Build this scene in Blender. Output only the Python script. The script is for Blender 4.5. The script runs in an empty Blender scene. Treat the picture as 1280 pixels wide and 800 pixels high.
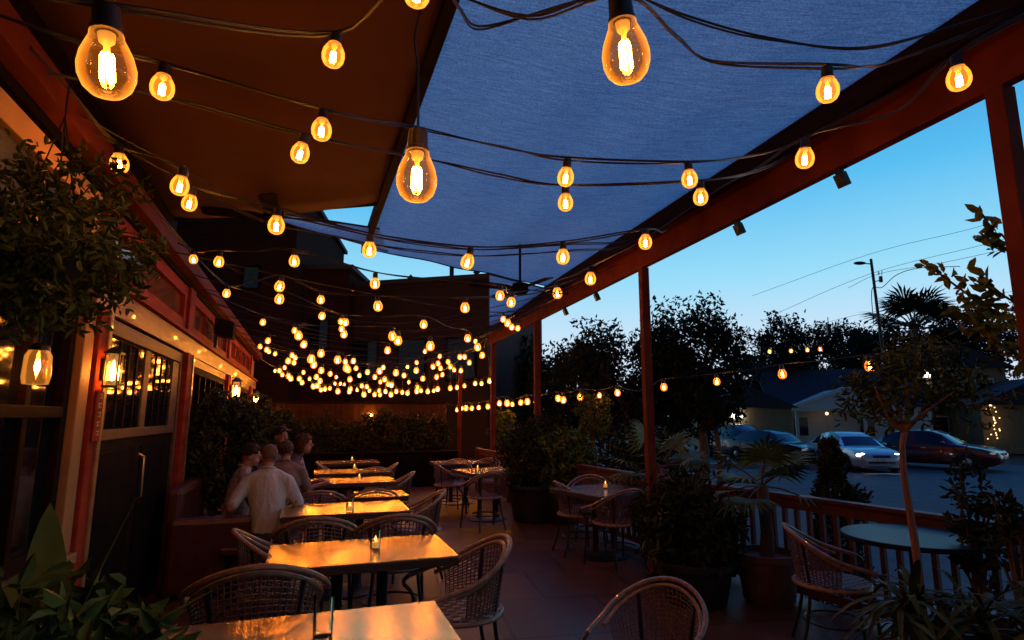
import bpy, bmesh, math, random
import numpy as np
from mathutils import Vector, Matrix, Euler
R = math.radians
random.seed(7)
sc = bpy.context.scene
C = sc.collection
# ------------------------------------------------------------------ camera
EYE = 1.6; FPX = 735.0
PITCH = math.atan(120/FPX)
cp, sp = math.cos(PITCH), math.sin(PITCH)
cam = bpy.data.cameras.new('camera'); co = bpy.data.objects.new('camera', cam); C.objects.link(co)
co.location = (0, 0, EYE); co.rotation_euler = (R(90)+PITCH, 0, 0)
cam.sensor_width = 36; cam.lens = FPX/1280*36; cam.clip_end = 3000; cam.clip_start = .05
sc.camera = co

def ray(px, py):
    dx, dy = px-640, 400-py
    up = dy*cp+FPX*sp; fw = FPX*cp-dy*sp
    return Vector((dx/fw, 1, up/fw))
def P(px, py, F):
    d = ray(px, py); return Vector((d.x*F, F, EYE+d.z*F))
def PZ(px, py, z):
    d = ray(px, py); return P(px, py, (z-EYE)/d.z)
AX = R(19); ca, sa = math.cos(AX), math.sin(AX)
def A(s, t, z=0): return Vector((t*ca-s*sa, t*sa+s*ca, z))       # patio frame: s along the wall, t across
def ST(p): return (-p.x*sa+p.y*ca, p.x*ca+p.y*sa)
AV = Vector((-sa, ca, 0)); TV = Vector((ca, sa, 0))

# ------------------------------------------------------------------ helpers
class MB:
    def __init__(s): s.v = []; s.f = []
    def add(s, vs, fs):
        o = len(s.v); s.v += [tuple(v) for v in vs]; s.f += [tuple(i+o for i in f) for f in fs]; return s
    def box(s, c, d, rz=0, rot=None):
        c = Vector(c); h = Vector(d)/2
        m = rot if rot is not None else Matrix.Rotation(rz, 3, 'Z')
        vs = [c+m@Vector((x*h.x, y*h.y, z*h.z)) for x in (-1, 1) for y in (-1, 1) for z in (-1, 1)]
        return s.add(vs, [(0,1,3,2),(4,6,7,5),(0,4,5,1),(2,3,7,6),(0,2,6,4),(1,5,7,3)])
    def box2(s, a, b, w, h, up=(0,0,1)):               # a beam from a to b
        a, b = Vector(a), Vector(b); d = (b-a).normalized(); sd = d.cross(Vector(up)).normalized(); u = sd.cross(d)
        vs = [p+sd*w/2*i+u*h/2*j for p in (a, b) for i, j in ((-1,-1),(1,-1),(1,1),(-1,1))]
        return s.add(vs, [(0,3,2,1),(4,5,6,7),(0,1,5,4),(1,2,6,5),(2,3,7,6),(3,0,4,7)])
    def tube(s, pts, r, n=8, closed=False, caps=True):
        pts = [Vector(p) for p in pts]; N = len(pts)
        rs = r if isinstance(r, (list, tuple)) else [r]*N
        ref = None; vs = []
        for i, p in enumerate(pts):
            if closed: d = pts[(i+1) % N]-pts[i-1]
            else: d = pts[min(i+1, N-1)]-pts[max(i-1, 0)]
            d = d.normalized() if d.length > 1e-9 else Vector((0,0,1))
            if ref is None:
                ref = Vector((0,0,1)) if abs(d.z) < .9 else Vector((1,0,0))
            sd = d.cross(ref)
            if sd.length < 1e-4: sd = d.cross(Vector((1,.3,.2)))
            sd.normalize(); u = sd.cross(d); ref = u
            vs += [p+(sd*math.cos(2*math.pi*k/n)+u*math.sin(2*math.pi*k/n))*rs[i] for k in range(n)]
        fs = []
        M = N if closed else N-1
        for i in range(M):
            for k in range(n):
                a = i*n+k; b = i*n+(k+1) % n; c = ((i+1) % N)*n+(k+1) % n; d = ((i+1) % N)*n+k
                fs.append((a, b, c, d))
        if not closed and caps: fs += [tuple(range(n))[::-1], tuple((N-1)*n+k for k in range(n))]
        return s.add(vs, fs)
    def lathe(s, prof, n=16, c=(0,0,0), capb=False, capt=False, sx=1, sy=1):
        c = Vector(c); vs = []; fs = []
        for r, z in prof: vs += [c+Vector((r*sx*math.cos(2*math.pi*k/n), r*sy*math.sin(2*math.pi*k/n), z)) for k in range(n)]
        for i in range(len(prof)-1):
            for k in range(n): fs.append((i*n+k, i*n+(k+1) % n, (i+1)*n+(k+1) % n, (i+1)*n+k))
        if capb: fs.append(tuple(range(n))[::-1])
        if capt: fs.append(tuple((len(prof)-1)*n+k for k in range(n)))
        return s.add(vs, fs)
    def ball(s, c, r, rot=None, n=12, m=8):
        c = Vector(c); r = Vector(r) if not isinstance(r, (int, float)) else Vector((r, r, r))
        vs = []; fs = []
        for i in range(m+1):
            th = math.pi*i/m
            for k in range(n):
                q = Vector((math.sin(th)*math.cos(2*math.pi*k/n)*r.x, math.sin(th)*math.sin(2*math.pi*k/n)*r.y, math.cos(th)*r.z))
                vs.append(c+(rot@q if rot is not None else q))
        for i in range(m):
            for k in range(n): fs.append((i*n+k, (i+1)*n+k, (i+1)*n+(k+1) % n, i*n+(k+1) % n))
        return s.add(vs, fs)
    def quad(s, *p): return s.add(p, [tuple(range(len(p)))])
    def prism(s, poly, d):                              # polygon extruded by vector d
        n = len(poly); d = Vector(d); poly = [Vector(p) for p in poly]
        return s.add(poly+[p+d for p in poly], [tuple(range(n))[::-1], tuple(range(n, 2*n))]+[(i, (i+1) % n, n+(i+1) % n, n+i) for i in range(n)])
    def build(s, name, m, parent=None, smooth=False, bevel=0):
        me = bpy.data.meshes.new(name); me.from_pydata(s.v, [], s.f); me.validate()
        bm = bmesh.new(); bm.from_mesh(me); bmesh.ops.delete(bm, geom=[v for v in bm.verts if not v.link_faces], context='VERTS'); bmesh.ops.recalc_face_normals(bm, faces=bm.faces); bm.to_mesh(me); bm.free()
        if smooth:
            me.polygons.foreach_set('use_smooth', [True]*len(me.polygons))
            try: me.set_sharp_from_angle(angle=R(42))
            except Exception: pass
        me.materials.append(m)
        o = bpy.data.objects.new(name, me); C.objects.link(o)
        if parent: o.parent = parent
        if bevel:
            b = o.modifiers.new('bevel', 'BEVEL'); b.width = bevel; b.segments = 2; b.limit_method = 'ANGLE'; b.angle_limit = R(40)
        return o
def tag(o, label=None, cat=None, group=None, kind=None):
    if label: o['label'] = label
    if cat: o['category'] = cat
    if group: o['group'] = group
    if kind: o['kind'] = kind
    return o
def thing(name, label, cat, loc=(0,0,0), rz=0, group=None, scale=1):
    o = bpy.data.objects.new(name, None); C.objects.link(o); o.empty_display_size = .1
    o.location = loc; o.rotation_euler = (0, 0, rz); o.scale = (scale,)*3
    return tag(o, label, cat, group)
KIDS = {}
def copy_tree(o, parent=None, label=None):
    c = o.copy(); C.objects.link(c); c.parent = parent
    if label: c['label'] = label
    for ch in [x for x in o.children]: copy_tree(ch, c)
    return c
def catmull(pts, n=6):
    pts = [Vector(p) for p in pts]
    q = [pts[0]*2-pts[1]]+pts+[pts[-1]*2-pts[-2]]; out = []
    for i in range(1, len(q)-2):
        a, b, c, d = q[i-1:i+3]
        for k in range(n):
            t = k/n
            out.append(.5*((2*b)+(c-a)*t+(2*a-5*b+4*c-d)*t*t+(3*b-a-3*c+d)*t**3))
    return out+[pts[-1]]

# ------------------------------------------------------------------ materials
def mat(name, col, rough=.6, metal=0, var=.25, scale=8, bump=.0, stretch=(1,1,1), spec=.5, coat=0, col2=None, emit=None, es=0, aniso=0):
    m = bpy.data.materials.new(name); m.use_nodes = True; nt = m.node_tree; N = nt.nodes; L = nt.links
    b = N['Principled BSDF']
    b.inputs['Roughness'].default_value = rough; b.inputs['Metallic'].default_value = metal
    b.inputs['Specular IOR Level'].default_value = spec; b.inputs['Coat Weight'].default_value = coat
    b.inputs['Anisotropic'].default_value = aniso
    tc = N.new('ShaderNodeTexCoord'); mp = N.new('ShaderNodeMapping'); mp.inputs['Scale'].default_value = stretch
    nz = N.new('ShaderNodeTexNoise'); nz.inputs['Scale'].default_value = scale; nz.inputs['Detail'].default_value = 5
    L.new(tc.outputs['Object'], mp.inputs['Vector']); L.new(mp.outputs['Vector'], nz.inputs['Vector'])
    cr = N.new('ShaderNodeValToRGB'); cr.color_ramp.elements[0].position = .3; cr.color_ramp.elements[1].position = .7
    c2 = col2 or tuple(min(1, c*(1+var)) for c in col)
    cr.color_ramp.elements[0].color = (*[c*(1-var) for c in col], 1); cr.color_ramp.elements[1].color = (*c2, 1)
    L.new(nz.outputs['Fac'], cr.inputs['Fac']); L.new(cr.outputs['Color'], b.inputs['Base Color'])
    if bump:
        bp = N.new('ShaderNodeBump'); bp.inputs['Strength'].default_value = bump; bp.inputs['Distance'].default_value = .01
        L.new(nz.outputs['Fac'], bp.inputs['Height']); L.new(bp.outputs['Normal'], b.inputs['Normal'])
    if emit:
        b.inputs['Emission Color'].default_value = (*emit, 1); b.inputs['Emission Strength'].default_value = es
    return m
def emis(name, col, strength):
    m = bpy.data.materials.new(name); m.use_nodes = True; nt = m.node_tree; nt.nodes.clear()
    e = nt.nodes.new('ShaderNodeEmission'); e.inputs['Color'].default_value = (*col, 1); e.inputs['Strength'].default_value = strength
    o = nt.nodes.new('ShaderNodeOutputMaterial'); nt.links.new(e.outputs[0], o.inputs['Surface']); return m
def thin_glass(name, tint=(1,1,1), glow=None, rim=None, rough=.02, refl=1.0, rimp=4.0, ior=1.45):
    # a thin blown-glass wall: Fresnel reflection over clear tinted transmission, plus emission painting in a lit bulb's amber glow and bright rim
    m = bpy.data.materials.new(name); m.use_nodes = True; nt = m.node_tree; N = nt.nodes; L = nt.links; N.clear()
    tr = N.new('ShaderNodeBsdfTransparent'); tr.inputs['Color'].default_value = (*tint, 1)
    gl = N.new('ShaderNodeBsdfGlossy'); gl.inputs['Roughness'].default_value = rough; gl.inputs['Color'].default_value = (refl, refl, refl, 1)
    fr = N.new('ShaderNodeFresnel'); fr.inputs['IOR'].default_value = ior
    mx = N.new('ShaderNodeMixShader'); L.new(fr.outputs[0], mx.inputs[0]); L.new(tr.outputs[0], mx.inputs[1]); L.new(gl.outputs[0], mx.inputs[2])
    out = N.new('ShaderNodeOutputMaterial'); last = mx.outputs[0]
    if glow:
        e1 = N.new('ShaderNodeEmission'); e1.inputs['Color'].default_value = (*glow[0], 1); e1.inputs['Strength'].default_value = glow[1]
        ad = N.new('ShaderNodeAddShader'); L.new(last, ad.inputs[0]); L.new(e1.outputs[0], ad.inputs[1]); last = ad.outputs[0]
        if rim:
            e2 = N.new('ShaderNodeEmission'); e2.inputs['Color'].default_value = (*rim[0], 1); e2.inputs['Strength'].default_value = rim[1]
            lw = N.new('ShaderNodeLayerWeight'); lw.inputs['Blend'].default_value = .5; f2 = N.new('ShaderNodeMath'); f2.operation = 'POWER'; f2.inputs[1].default_value = rimp; L.new(lw.outputs['Facing'], f2.inputs[0])
            m2 = N.new('ShaderNodeMixShader'); L.new(f2.outputs[0], m2.inputs[0]); L.new(last, m2.inputs[1]); L.new(e2.outputs[0], m2.inputs[2]); last = m2.outputs[0]
    L.new(last, out.inputs['Surface']); return m
def cloth_mat(name, col, trans, stripe=60):
    m = bpy.data.materials.new(name); m.use_nodes = True; nt = m.node_tree; N = nt.nodes; L = nt.links; N.clear()
    tc = N.new('ShaderNodeTexCoord'); mp = N.new('ShaderNodeMapping'); mp.inputs['Rotation'].default_value = (0, 0, -AX)
    mp.inputs['Scale'].default_value = (9, stripe, 1)
    nz = N.new('ShaderNodeTexNoise'); nz.inputs['Scale'].default_value = 1.0; nz.inputs['Detail'].default_value = 4
    nf = N.new('ShaderNodeTexNoise'); nf.inputs['Scale'].default_value = 95; nf.inputs['Detail'].default_value = 2
    L.new(tc.outputs['Object'], mp.inputs['Vector']); L.new(mp.outputs[0], nz.inputs['Vector']); L.new(tc.outputs['Object'], nf.inputs['Vector'])
    ad = N.new('ShaderNodeMath'); ad.operation = 'ADD'; L.new(nz.outputs['Fac'], ad.inputs[0]); L.new(nf.outputs['Fac'], ad.inputs[1])
    cr = N.new('ShaderNodeValToRGB'); cr.color_ramp.elements[0].position = .72; cr.color_ramp.elements[1].position = 1.28
    mr = N.new('ShaderNodeMapRange'); mr.inputs[1].default_value = .7; mr.inputs[2].default_value = 1.3
    L.new(ad.outputs[0], mr.inputs[0])
    cr.color_ramp.elements[0].position = .0; cr.color_ramp.elements[1].position = 1
    cr.color_ramp.elements[0].color = (*[c*.50 for c in col], 1); cr.color_ramp.elements[1].color = (*[min(1, c*1.3) for c in col], 1)
    L.new(mr.outputs[0], cr.inputs['Fac'])
    df = N.new('ShaderNodeBsdfDiffuse'); tl = N.new('ShaderNodeBsdfTranslucent')
    L.new(cr.outputs[0], df.inputs[0]); L.new(cr.outputs[0], tl.inputs[0])
    mx = N.new('ShaderNodeMixShader'); mx.inputs[0].default_value = trans; L.new(df.outputs[0], mx.inputs[1]); L.new(tl.outputs[0], mx.inputs[2])
    o = N.new('ShaderNodeOutputMaterial'); L.new(mx.outputs[0], o.inputs['Surface']); return m
def tile_mat(name, c1, c2, mortar, scale, rot, rough=.5, bw=.5, rh=.5, ms=.012):
    m = mat(name, c1, rough, spec=.25); nt = m.node_tree; N = nt.nodes; L = nt.links; b = N['Principled BSDF']
    tc = N.new('ShaderNodeTexCoord'); mp = N.new('ShaderNodeMapping'); mp.inputs['Rotation'].default_value = (0, 0, rot)
    br = N.new('ShaderNodeTexBrick'); br.inputs['Scale'].default_value = scale; br.inputs['Mortar Size'].default_value = ms
    br.inputs['Brick Width'].default_value = bw; br.inputs['Row Height'].default_value = rh; br.offset = .5
    br.inputs['Color1'].default_value = (*c1, 1); br.inputs['Color2'].default_value = (*c2, 1); br.inputs['Mortar'].default_value = (*mortar, 1)
    L.new(tc.outputs['Object'], mp.inputs[0]); L.new(mp.outputs[0], br.inputs['Vector'])
    nz = N.new('ShaderNodeTexNoise'); nz.inputs['Scale'].default_value = 3; nz.inputs['Detail'].default_value = 6
    L.new(tc.outputs['Object'], nz.inputs['Vector'])
    mx = N.new('ShaderNodeMix'); mx.data_type = 'RGBA'; mx.blend_type = 'OVERLAY'; mx.inputs[0].default_value = .6
    L.new(br.outputs['Color'], mx.inputs[6]); L.new(nz.outputs['Fac'], mx.inputs[7]); L.new(mx.outputs[2], b.inputs['Base Color'])
    mr = N.new('ShaderNodeMapRange'); mr.inputs[3].default_value = rough-.12; mr.inputs[4].default_value = rough+.15
    L.new(nz.outputs['Fac'], mr.inputs[0]); L.new(mr.outputs[0], b.inputs['Roughness'])
    bp = N.new('ShaderNodeBump'); bp.inputs['Strength'].default_value = .4; bp.inputs['Distance'].default_value = .004; bp.invert = True
    L.new(br.outputs['Fac'], bp.inputs['Height']); L.new(bp.outputs[0], b.inputs['Normal'])
    return m

M = {}
M['floor'] = tile_mat('floor_tiles', (.115,.044,.02), (.09,.036,.018), (.03,.016,.011), 1.0, -AX+R(8), .42, .9, .9, .012)
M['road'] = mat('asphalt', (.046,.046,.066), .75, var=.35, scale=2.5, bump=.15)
M['pave'] = tile_mat('pavement', (.2,.19,.18), (.17,.165,.16), (.08,.08,.08), .7, R(24), .8, 1, 1)
M['kerb'] = mat('kerb_concrete', (.22,.21,.2), .8, scale=5)
M['soil'] = mat('grass_soil', (.035,.045,.02), .95, var=.5, scale=3, bump=.3)
M['line'] = mat('road_paint', (.6,.6,.58), .7, var=.2, scale=20)
M['wood_mid'] = mat('brown_joinery_wood', (.13,.055,.022), .5, spec=.2, var=.35, scale=4, stretch=(1,1,8), bump=.1)
M['wood_tan'] = mat('varnished_tan_wood', (.31,.125,.036), .38, var=.3, scale=4, stretch=(1,1,8), bump=.1, coat=.2)
M['wood_red'] = mat('red_painted_wood', (.32,.038,.018), .6, spec=.03, var=.28, scale=3, stretch=(1,1,4), bump=.08)
M['beam_red'] = mat('red_stained_beam', (.165,.032,.016), .62, spec=.03, var=.3, scale=3, bump=.1)
M['rail_red'] = mat('weathered_red_rail', (.11,.026,.015), .5, spec=.4, var=.3, scale=4, bump=.1)
M['wood_dark'] = mat('dark_brown_wood', (.016,.007,.0045), .65, spec=.02, var=.35, scale=5, stretch=(1,1,6), bump=.08)
M['wood_black'] = mat('near_black_wood', (.011,.006,.005), .75, spec=.02, var=.3, scale=5)
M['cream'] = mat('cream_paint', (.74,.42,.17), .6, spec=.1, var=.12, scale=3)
M['casing'] = mat('orange_lit_casing_paint', (.36,.175,.065), .6, spec=.08, var=.15, scale=6)  # white casing, with the lamps' orange light put into its colour
M['white'] = mat('white_paint', (.72,.66,.58), .5, var=.1, scale=4)
M['slate'] = mat('dark_slate_pane', (.03,.034,.034), .5, var=.3, scale=2)
M['pane'] = mat('dark_window_pane', (.006,.007,.009), .04, var=.3, spec=.7)
M['amberpane'] = mat('amber_transom_glass', (.22,.075,.03), .12, var=.4, scale=3)
M['stucco'] = mat('red_brown_stucco', (.16,.06,.04), .8, var=.25, scale=6, bump=.2)
M['ceil'] = mat('brown_canvas', (.105,.022,.011), .85, var=.15, scale=2.2, bump=.12)
M['cloth'] = cloth_mat('shade_cloth', (.86,.82,.98), .88, 150)
M['fence_wood'] = mat('stained_fence_wood', (.06,.022,.012), .8, spec=.05, var=.3, scale=5)
M['cable'] = mat('black_rubber', (.012,.01,.01), .5)
M['socket'] = mat('black_socket', (.02,.012,.01), .42)
M['black'] = mat('black_metal', (.02,.02,.022), .4, metal=.3)
M['brass'] = mat('brass', (.6,.35,.12), .3, metal=1)
M['rattan'] = mat('rattan_cane', (.34,.17,.085), .42, var=.35, scale=30, coat=.25)
M['weave'] = mat('rattan_weave', (.16,.07,.04), .5, var=.4, scale=60)
M['seat'] = None
M['tabletop'] = mat('brushed_copper_top', (.90,.52,.15), .2, metal=.92, var=.1, scale=5, stretch=(1,60,1), bump=.025)
M['tableedge'] = mat('table_edge', (.06,.03,.018), .45)
M['tabletop_dark'] = mat('dark_laminate_top', (.16,.13,.12), .25, var=.2, scale=6)
M['tabletop_blue'] = mat('grey_green_enamel_top', (.010,.015,.030), .4, spec=.2, var=.15, scale=5)
M['glass'] = thin_glass('clear_glass', (.99,.97,.93), rough=.01, ior=1.22)
M['wax'] = mat('amber_wax', (.7,.35,.1), .5, emit=(1,.42,.08), es=.5)
M['flame'] = emis('candle_flame', (1,.55,.15), 6)
M['leather'] = mat('oxblood_leather', (.075,.016,.010), .42, var=.3, scale=10, bump=.1)
M['terracotta'] = mat('terracotta', (.13,.055,.035), .7, var=.3, scale=8, bump=.1)
M['potdark'] = mat('dark_glazed_pot', (.02,.018,.018), .5)
M['trunk'] = mat('bark', (.11,.065,.04), .85, var=.45, scale=14, stretch=(1,1,.3), bump=.5)
M['trunkred'] = mat('smooth_red_bark', (.26,.10,.05), .6, var=.35, scale=10, stretch=(1,1,.25), bump=.2)
def leafmat(name, a, b):
    m = mat(name, a, .45, var=.35, scale=5, col2=b); nt = m.node_tree; p = nt.nodes['Principled BSDF']
    p.inputs['Specular IOR Level'].default_value = .07; p.inputs['Roughness'].default_value = .55
    return m
M['leaf'] = leafmat('leaf_green', (.055,.08,.016), (.15,.17,.035))
M['leaf_dark'] = leafmat('leaf_dark', (.026,.030,.011), (.065,.068,.02))
M['leaf_yel'] = leafmat('leaf_olive', (.055,.072,.015), (.14,.15,.03))
M['leaf_strap'] = leafmat('strap_leaf', (.045,.05,.007), (.10,.10,.018))
M['leaf_lit'] = leafmat('lit_yellow_green_leaf', (.13,.14,.02), (.30,.27,.045))  # light on the branch leaves is put into their raised colour
M['leaf_tree'] = leafmat('leaf_tree', (.012,.018,.009), (.03,.036,.016))
M['frond'] = leafmat('palm_frond', (.05,.085,.014), (.13,.17,.035))
# seat weave: stripes
def seat_mat():
    m = mat('striped_seat_weave', (.3,.2,.16), .55); nt = m.node_tree; N = nt.nodes; L = nt.links
    tc = N.new('ShaderNodeTexCoord'); ck = N.new('ShaderNodeTexChecker'); ck.inputs['Scale'].default_value = 26
    ck.inputs['Color1'].default_value = (.46,.34,.28,1); ck.inputs['Color2'].default_value = (.12,.07,.055,1)
    L.new(tc.outputs['Object'], ck.inputs['Vector'])
    wv = N.new('ShaderNodeTexWave'); wv.inputs['Scale'].default_value = 7; L.new(tc.outputs['Object'], wv.inputs['Vector'])
    mx = N.new('ShaderNodeMix'); mx.data_type = 'RGBA'; mx.blend_type = 'MULTIPLY'; mx.inputs[0].default_value = .7
    L.new(ck.outputs[0], mx.inputs[6]); L.new(wv.outputs[0], mx.inputs[7]); L.new(mx.outputs[2], N['Principled BSDF'].inputs['Base Color'])
    return m
M['seat'] = seat_mat()
# lit lamps
WARM = (1, .46, .13)
M['bulb_big'] = thin_glass('amber_bulb_glass', (.93,.72,.42), ((1,.25,.02), .10), ((1,.34,.04), 2.0))
M['bulb_mid'] = thin_glass('amber_bulb_glass_small', (.93,.72,.42), ((1,.29,.025), .5), ((1,.33,.035), 1.9), rimp=3.0)
M['bulb_far'] = thin_glass('glowing_bulb_glass', (.9,.7,.4), ((1,.24,.014), .95), ((1,.20,.012), 1.2), rimp=2.0)
M['bulb_out'] = thin_glass('orange_bulb_glass', (.9,.6,.3), ((1,.20,.015), .55), ((1,.18,.015), .8))
M['filament'] = emis('filament', (1, .40, .07), 170)
M['filament_far'] = emis('filament_far', (1, .40, .07), 190)
M['stem'] = mat('bulb_stem', (.8,.5,.2), .3, emit=(1,.5,.12), es=.6)

# ------------------------------------------------------------------ world, sun
w = bpy.data.worlds.new('World'); sc.world = w; w.use_nodes = True
nt = w.node_tree; N = nt.nodes; L = nt.links; bg = N['Background']
sky = N.new('ShaderNodeTexSky'); sky.sky_type = 'NISHITA'; sky.sun_disc = False
SUN_EL, SUN_ROT = R(2.0), R(300)
sky.sun_elevation = SUN_EL; sky.sun_rotation = SUN_ROT; sky.ozone_density = 4; sky.air_density = 1.3
tc = N.new('ShaderNodeTexCoord'); sx = N.new('ShaderNodeSeparateXYZ'); L.new(tc.outputs['Generated'], sx.inputs[0])
cr = N.new('ShaderNodeValToRGB'); L.new(sx.outputs['Z'], cr.inputs['Fac'])
el = cr.color_ramp.elements
el[0].position = 0; el[0].color = (.80,.84,1.0,1); el[1].position = 1; el[1].color = (.015,.075,.50,1)
for p_, c_ in ((.12,(.64,.82,1.0,1)),(.22,(.34,.76,1.0,1)),(.35,(.105,.54,.93,1)),(.52,(.04,.24,.66,1))):
    e = el.new(p_); e.color = c_
mul = N.new('ShaderNodeMix'); mul.data_type = 'RGBA'; mul.inputs[0].default_value = .05
sc_ = N.new('ShaderNodeMix'); sc_.data_type = 'RGBA'; sc_.blend_type = 'MULTIPLY'; sc_.inputs[0].default_value = 1
sc_.inputs[7].default_value = (.10,.14,.2,1); L.new(sky.outputs[0], sc_.inputs[6])
L.new(cr.outputs[0], mul.inputs[6]); L.new(sc_.outputs[2], mul.inputs[7])
dp = N.new('ShaderNodeVectorMath'); dp.operation = 'DOT_PRODUCT'; dp.inputs[1].default_value = (.34,.94,0); L.new(tc.outputs['Generated'], dp.inputs[0])
azr = N.new('ShaderNodeMapRange'); azr.interpolation_type = 'SMOOTHSTEP'; azr.inputs[1].default_value = -.6; azr.inputs[2].default_value = .75; azr.inputs[3].default_value = .16; azr.inputs[4].default_value = 1.0
L.new(dp.outputs['Value'], azr.inputs[0])
az = N.new('ShaderNodeMix'); az.data_type = 'RGBA'; az.blend_type = 'MULTIPLY'; az.inputs[0].default_value = 1
L.new(mul.outputs[2], az.inputs[6]); L.new(azr.outputs[0], az.inputs[7])
L.new(az.outputs[2], bg.inputs['Color']); bg.inputs['Strength'].default_value = 1.0
sun = bpy.data.lights.new('sun', 'SUN'); so = bpy.data.objects.new('sun', sun); C.objects.link(so)
sun.energy = .02; sun.angle = R(12); sun.color = (1,.8,.65)
so.rotation_euler = (R(86), 0, R(-120))
sc.view_settings.view_transform = 'Standard'; sc.view_settings.look = 'None'; sc.view_settings.exposure = 0; sc.view_settings.gamma = 1
sc.cycles.use_denoising = True
try: sc.cycles.denoiser = 'OPENIMAGEDENOISE'
except Exception: pass
sc.cycles.use_light_tree = True; sc.cycles.max_bounces = 6; sc.cycles.transparent_max_bounces = 16
sc.cycles.sample_clamp_indirect = 4; sc.cycles.caustics_refractive = False; sc.cycles.caustics_reflective = False

# ------------------------------------------------------------------ ground, road
RD = R(24); rv = Vector((-math.sin(RD), math.cos(RD), 0)); rn = Vector((math.cos(RD), math.sin(RD), 0))   # street direction, outward
RAIL = [Vector((4.55,1.4,0)), Vector((3.33,3.9,0)), Vector((1.76,7.03,0)), Vector((-.05,11.4,0)), Vector((-.75,13.2,0))]
def strip(name, m, a, b, z, l0=-40, l1=90, z2=None):
    o = RAIL[1]; q = [o+rn*a+rv*l0, o+rn*b+rv*l0, o+rn*b+rv*l1, o+rn*a+rv*l1]
    mb = MB(); mb.quad(*[Vector((p.x, p.y, z)) for p in q])
    return tag(mb.build(name, m), kind='structure')
mb = MB(); G = 900
mb.quad((-G,-60,-.62), (G,-60,-.62), (G,G,-.62), (-G,G,-.62)); tag(mb.build('ground', M['soil']), kind='structure')
strip('pavement', M['pave'], .25, 2.3, -.36)
mb = MB(); o = RAIL[1]
for a, b in ((2.3, 2.45),):
    mb.prism([o+rn*a+rv*-40+Vector((0,0,-.355)), o+rn*b+rv*-40+Vector((0,0,-.355)), o+rn*b+rv*90+Vector((0,0,-.355)), o+rn*a+rv*90+Vector((0,0,-.355))], (0,0,-.3))
tag(mb.build('kerb', M['kerb']), kind='structure')
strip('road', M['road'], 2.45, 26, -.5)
mb = MB()
for k in range(-4, 12):
    c = o+rn*8.2+rv*(k*6); mb.quad(*[Vector((p.x, p.y, -.495)) for p in (c-rn*.06-rv*1.2, c+rn*.06-rv*1.2, c+rn*.06+rv*1.2, c-rn*.06+rv*1.2)])
tag(mb.build('road_marking', M['line']), kind='structure')
# patio floor: slab whose edge carries the railing
mb = MB()
poly = [(-14,-6,0), (5.6,-6,0)]+[tuple(p+rn*.12) for p in RAIL]+[(-2.6,17,0), (-14,17,0)]
mb.prism([Vector((p[0], p[1], -.6)) for p in poly], (0, 0, .6))
fl = mb.build('patio_floor', M['floor']); tag(fl, kind='structure')

# ------------------------------------------------------------------ restaurant building
WT = -1.31
bd = thing('restaurant_building', 'red and tan timber restaurant front with tall dark windows, left of the patio', 'building', A(0, WT, 0), AX)
# local frame: x across (t-WT), y along s, z up
def bpart(name, m, boxes, parent=bd, bevel=0):
    mb = MB()
    for (x0,x1,y0,y1,z0,z1) in boxes: mb.box(((x0+x1)/2,(y0+y1)/2,(z0+z1)/2), (x1-x0,y1-y0,z1-z0))
    return mb.build(name, m, parent, bevel=bevel)
bpart('wall', M['stucco'], [(-.6,-.02,-3,16.2,0,3.14)])
bpart('upper_wall', M['wood_black'], [(-.6,.03,-3,6.2,3.16,3.46)])
bpart('eave_beam', M['beam_red'], [(.0,.16,-3,16.2,3.01,3.155)], bevel=.006)
bpart('soffit_trim', M['wood_black'], [(-.02,.07,-3,16.2,2.955,3.008)])
bpart('door_header', M['wood_tan'], [(-.015,.07,4.13,16,2.26,2.44)], bevel=.005)
bpart('header_cap', M['wood_red'], [(-.015,.11,4.13,16,2.443,2.475)], bevel=.004)
for s0, s1 in ((4.13,4.31),(6.92,7.2),(10.35,10.6),(14.35,14.6)):
    bpart('post', M['wood_red'], [(-.01,.105,s0,s1,0,2.258)], bevel=.006)
    bpart('post', M['wood_red'], [(-.01,.08,s0,s1,2.478,2.953)], bevel=.006)
    bpart('post_trim', M['wood_tan'], [(-.01,.118,s1-.05,s1+.012,.12,2.256)], bevel=.004)
# tall windows
def window(s0, s1, z0, z1, cols, bar, fm, pm, depth=.05, fw=.07, sillm=None):
    fr = bpart('window_frame', fm, [(-.015,depth,s0,s0+fw,z0,z1),(-.015,depth,s1-fw,s1,z0,z1),(-.014,depth-.003,s0+fw,s1-fw,z1-fw,z1),(-.014,depth-.003,s0+fw,s1-fw,z0,z0+fw)]
        +[(-.013,depth-.008,s0+(s1-s0)*k/cols-.028,s0+(s1-s0)*k/cols+.028,z0+fw,z1-fw) for k in range(1, cols)]
        +([(-.012,depth+.004,s0+fw,s1-fw,b-.03,b+.03) for b in bar]), bevel=.004)
    bpart('pane', pm, [(-.018,-.004+.01,s0+fw-.01,s1-fw+.01,z0+fw-.01,z1-fw+.01)], fr)
    return fr
window(-1.75, 1.45, .86, 2.25, 5, (1.62,), M['wood_dark'], M['pane'])
window(1.5, 3.93, .86, 2.25, 5, (1.62,), M['wood_dark'], M['pane'])
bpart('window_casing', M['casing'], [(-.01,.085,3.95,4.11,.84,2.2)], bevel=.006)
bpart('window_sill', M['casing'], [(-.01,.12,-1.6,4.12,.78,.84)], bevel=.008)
bpart('panelling', M['wood_dark'], [(-.01,.03,-1.6,4.11,.02,.76)]+[(-.008,.05,-1.6+.5*k,-1.6+.5*k+.06,.05,.75) for k in range(12)])
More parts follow.
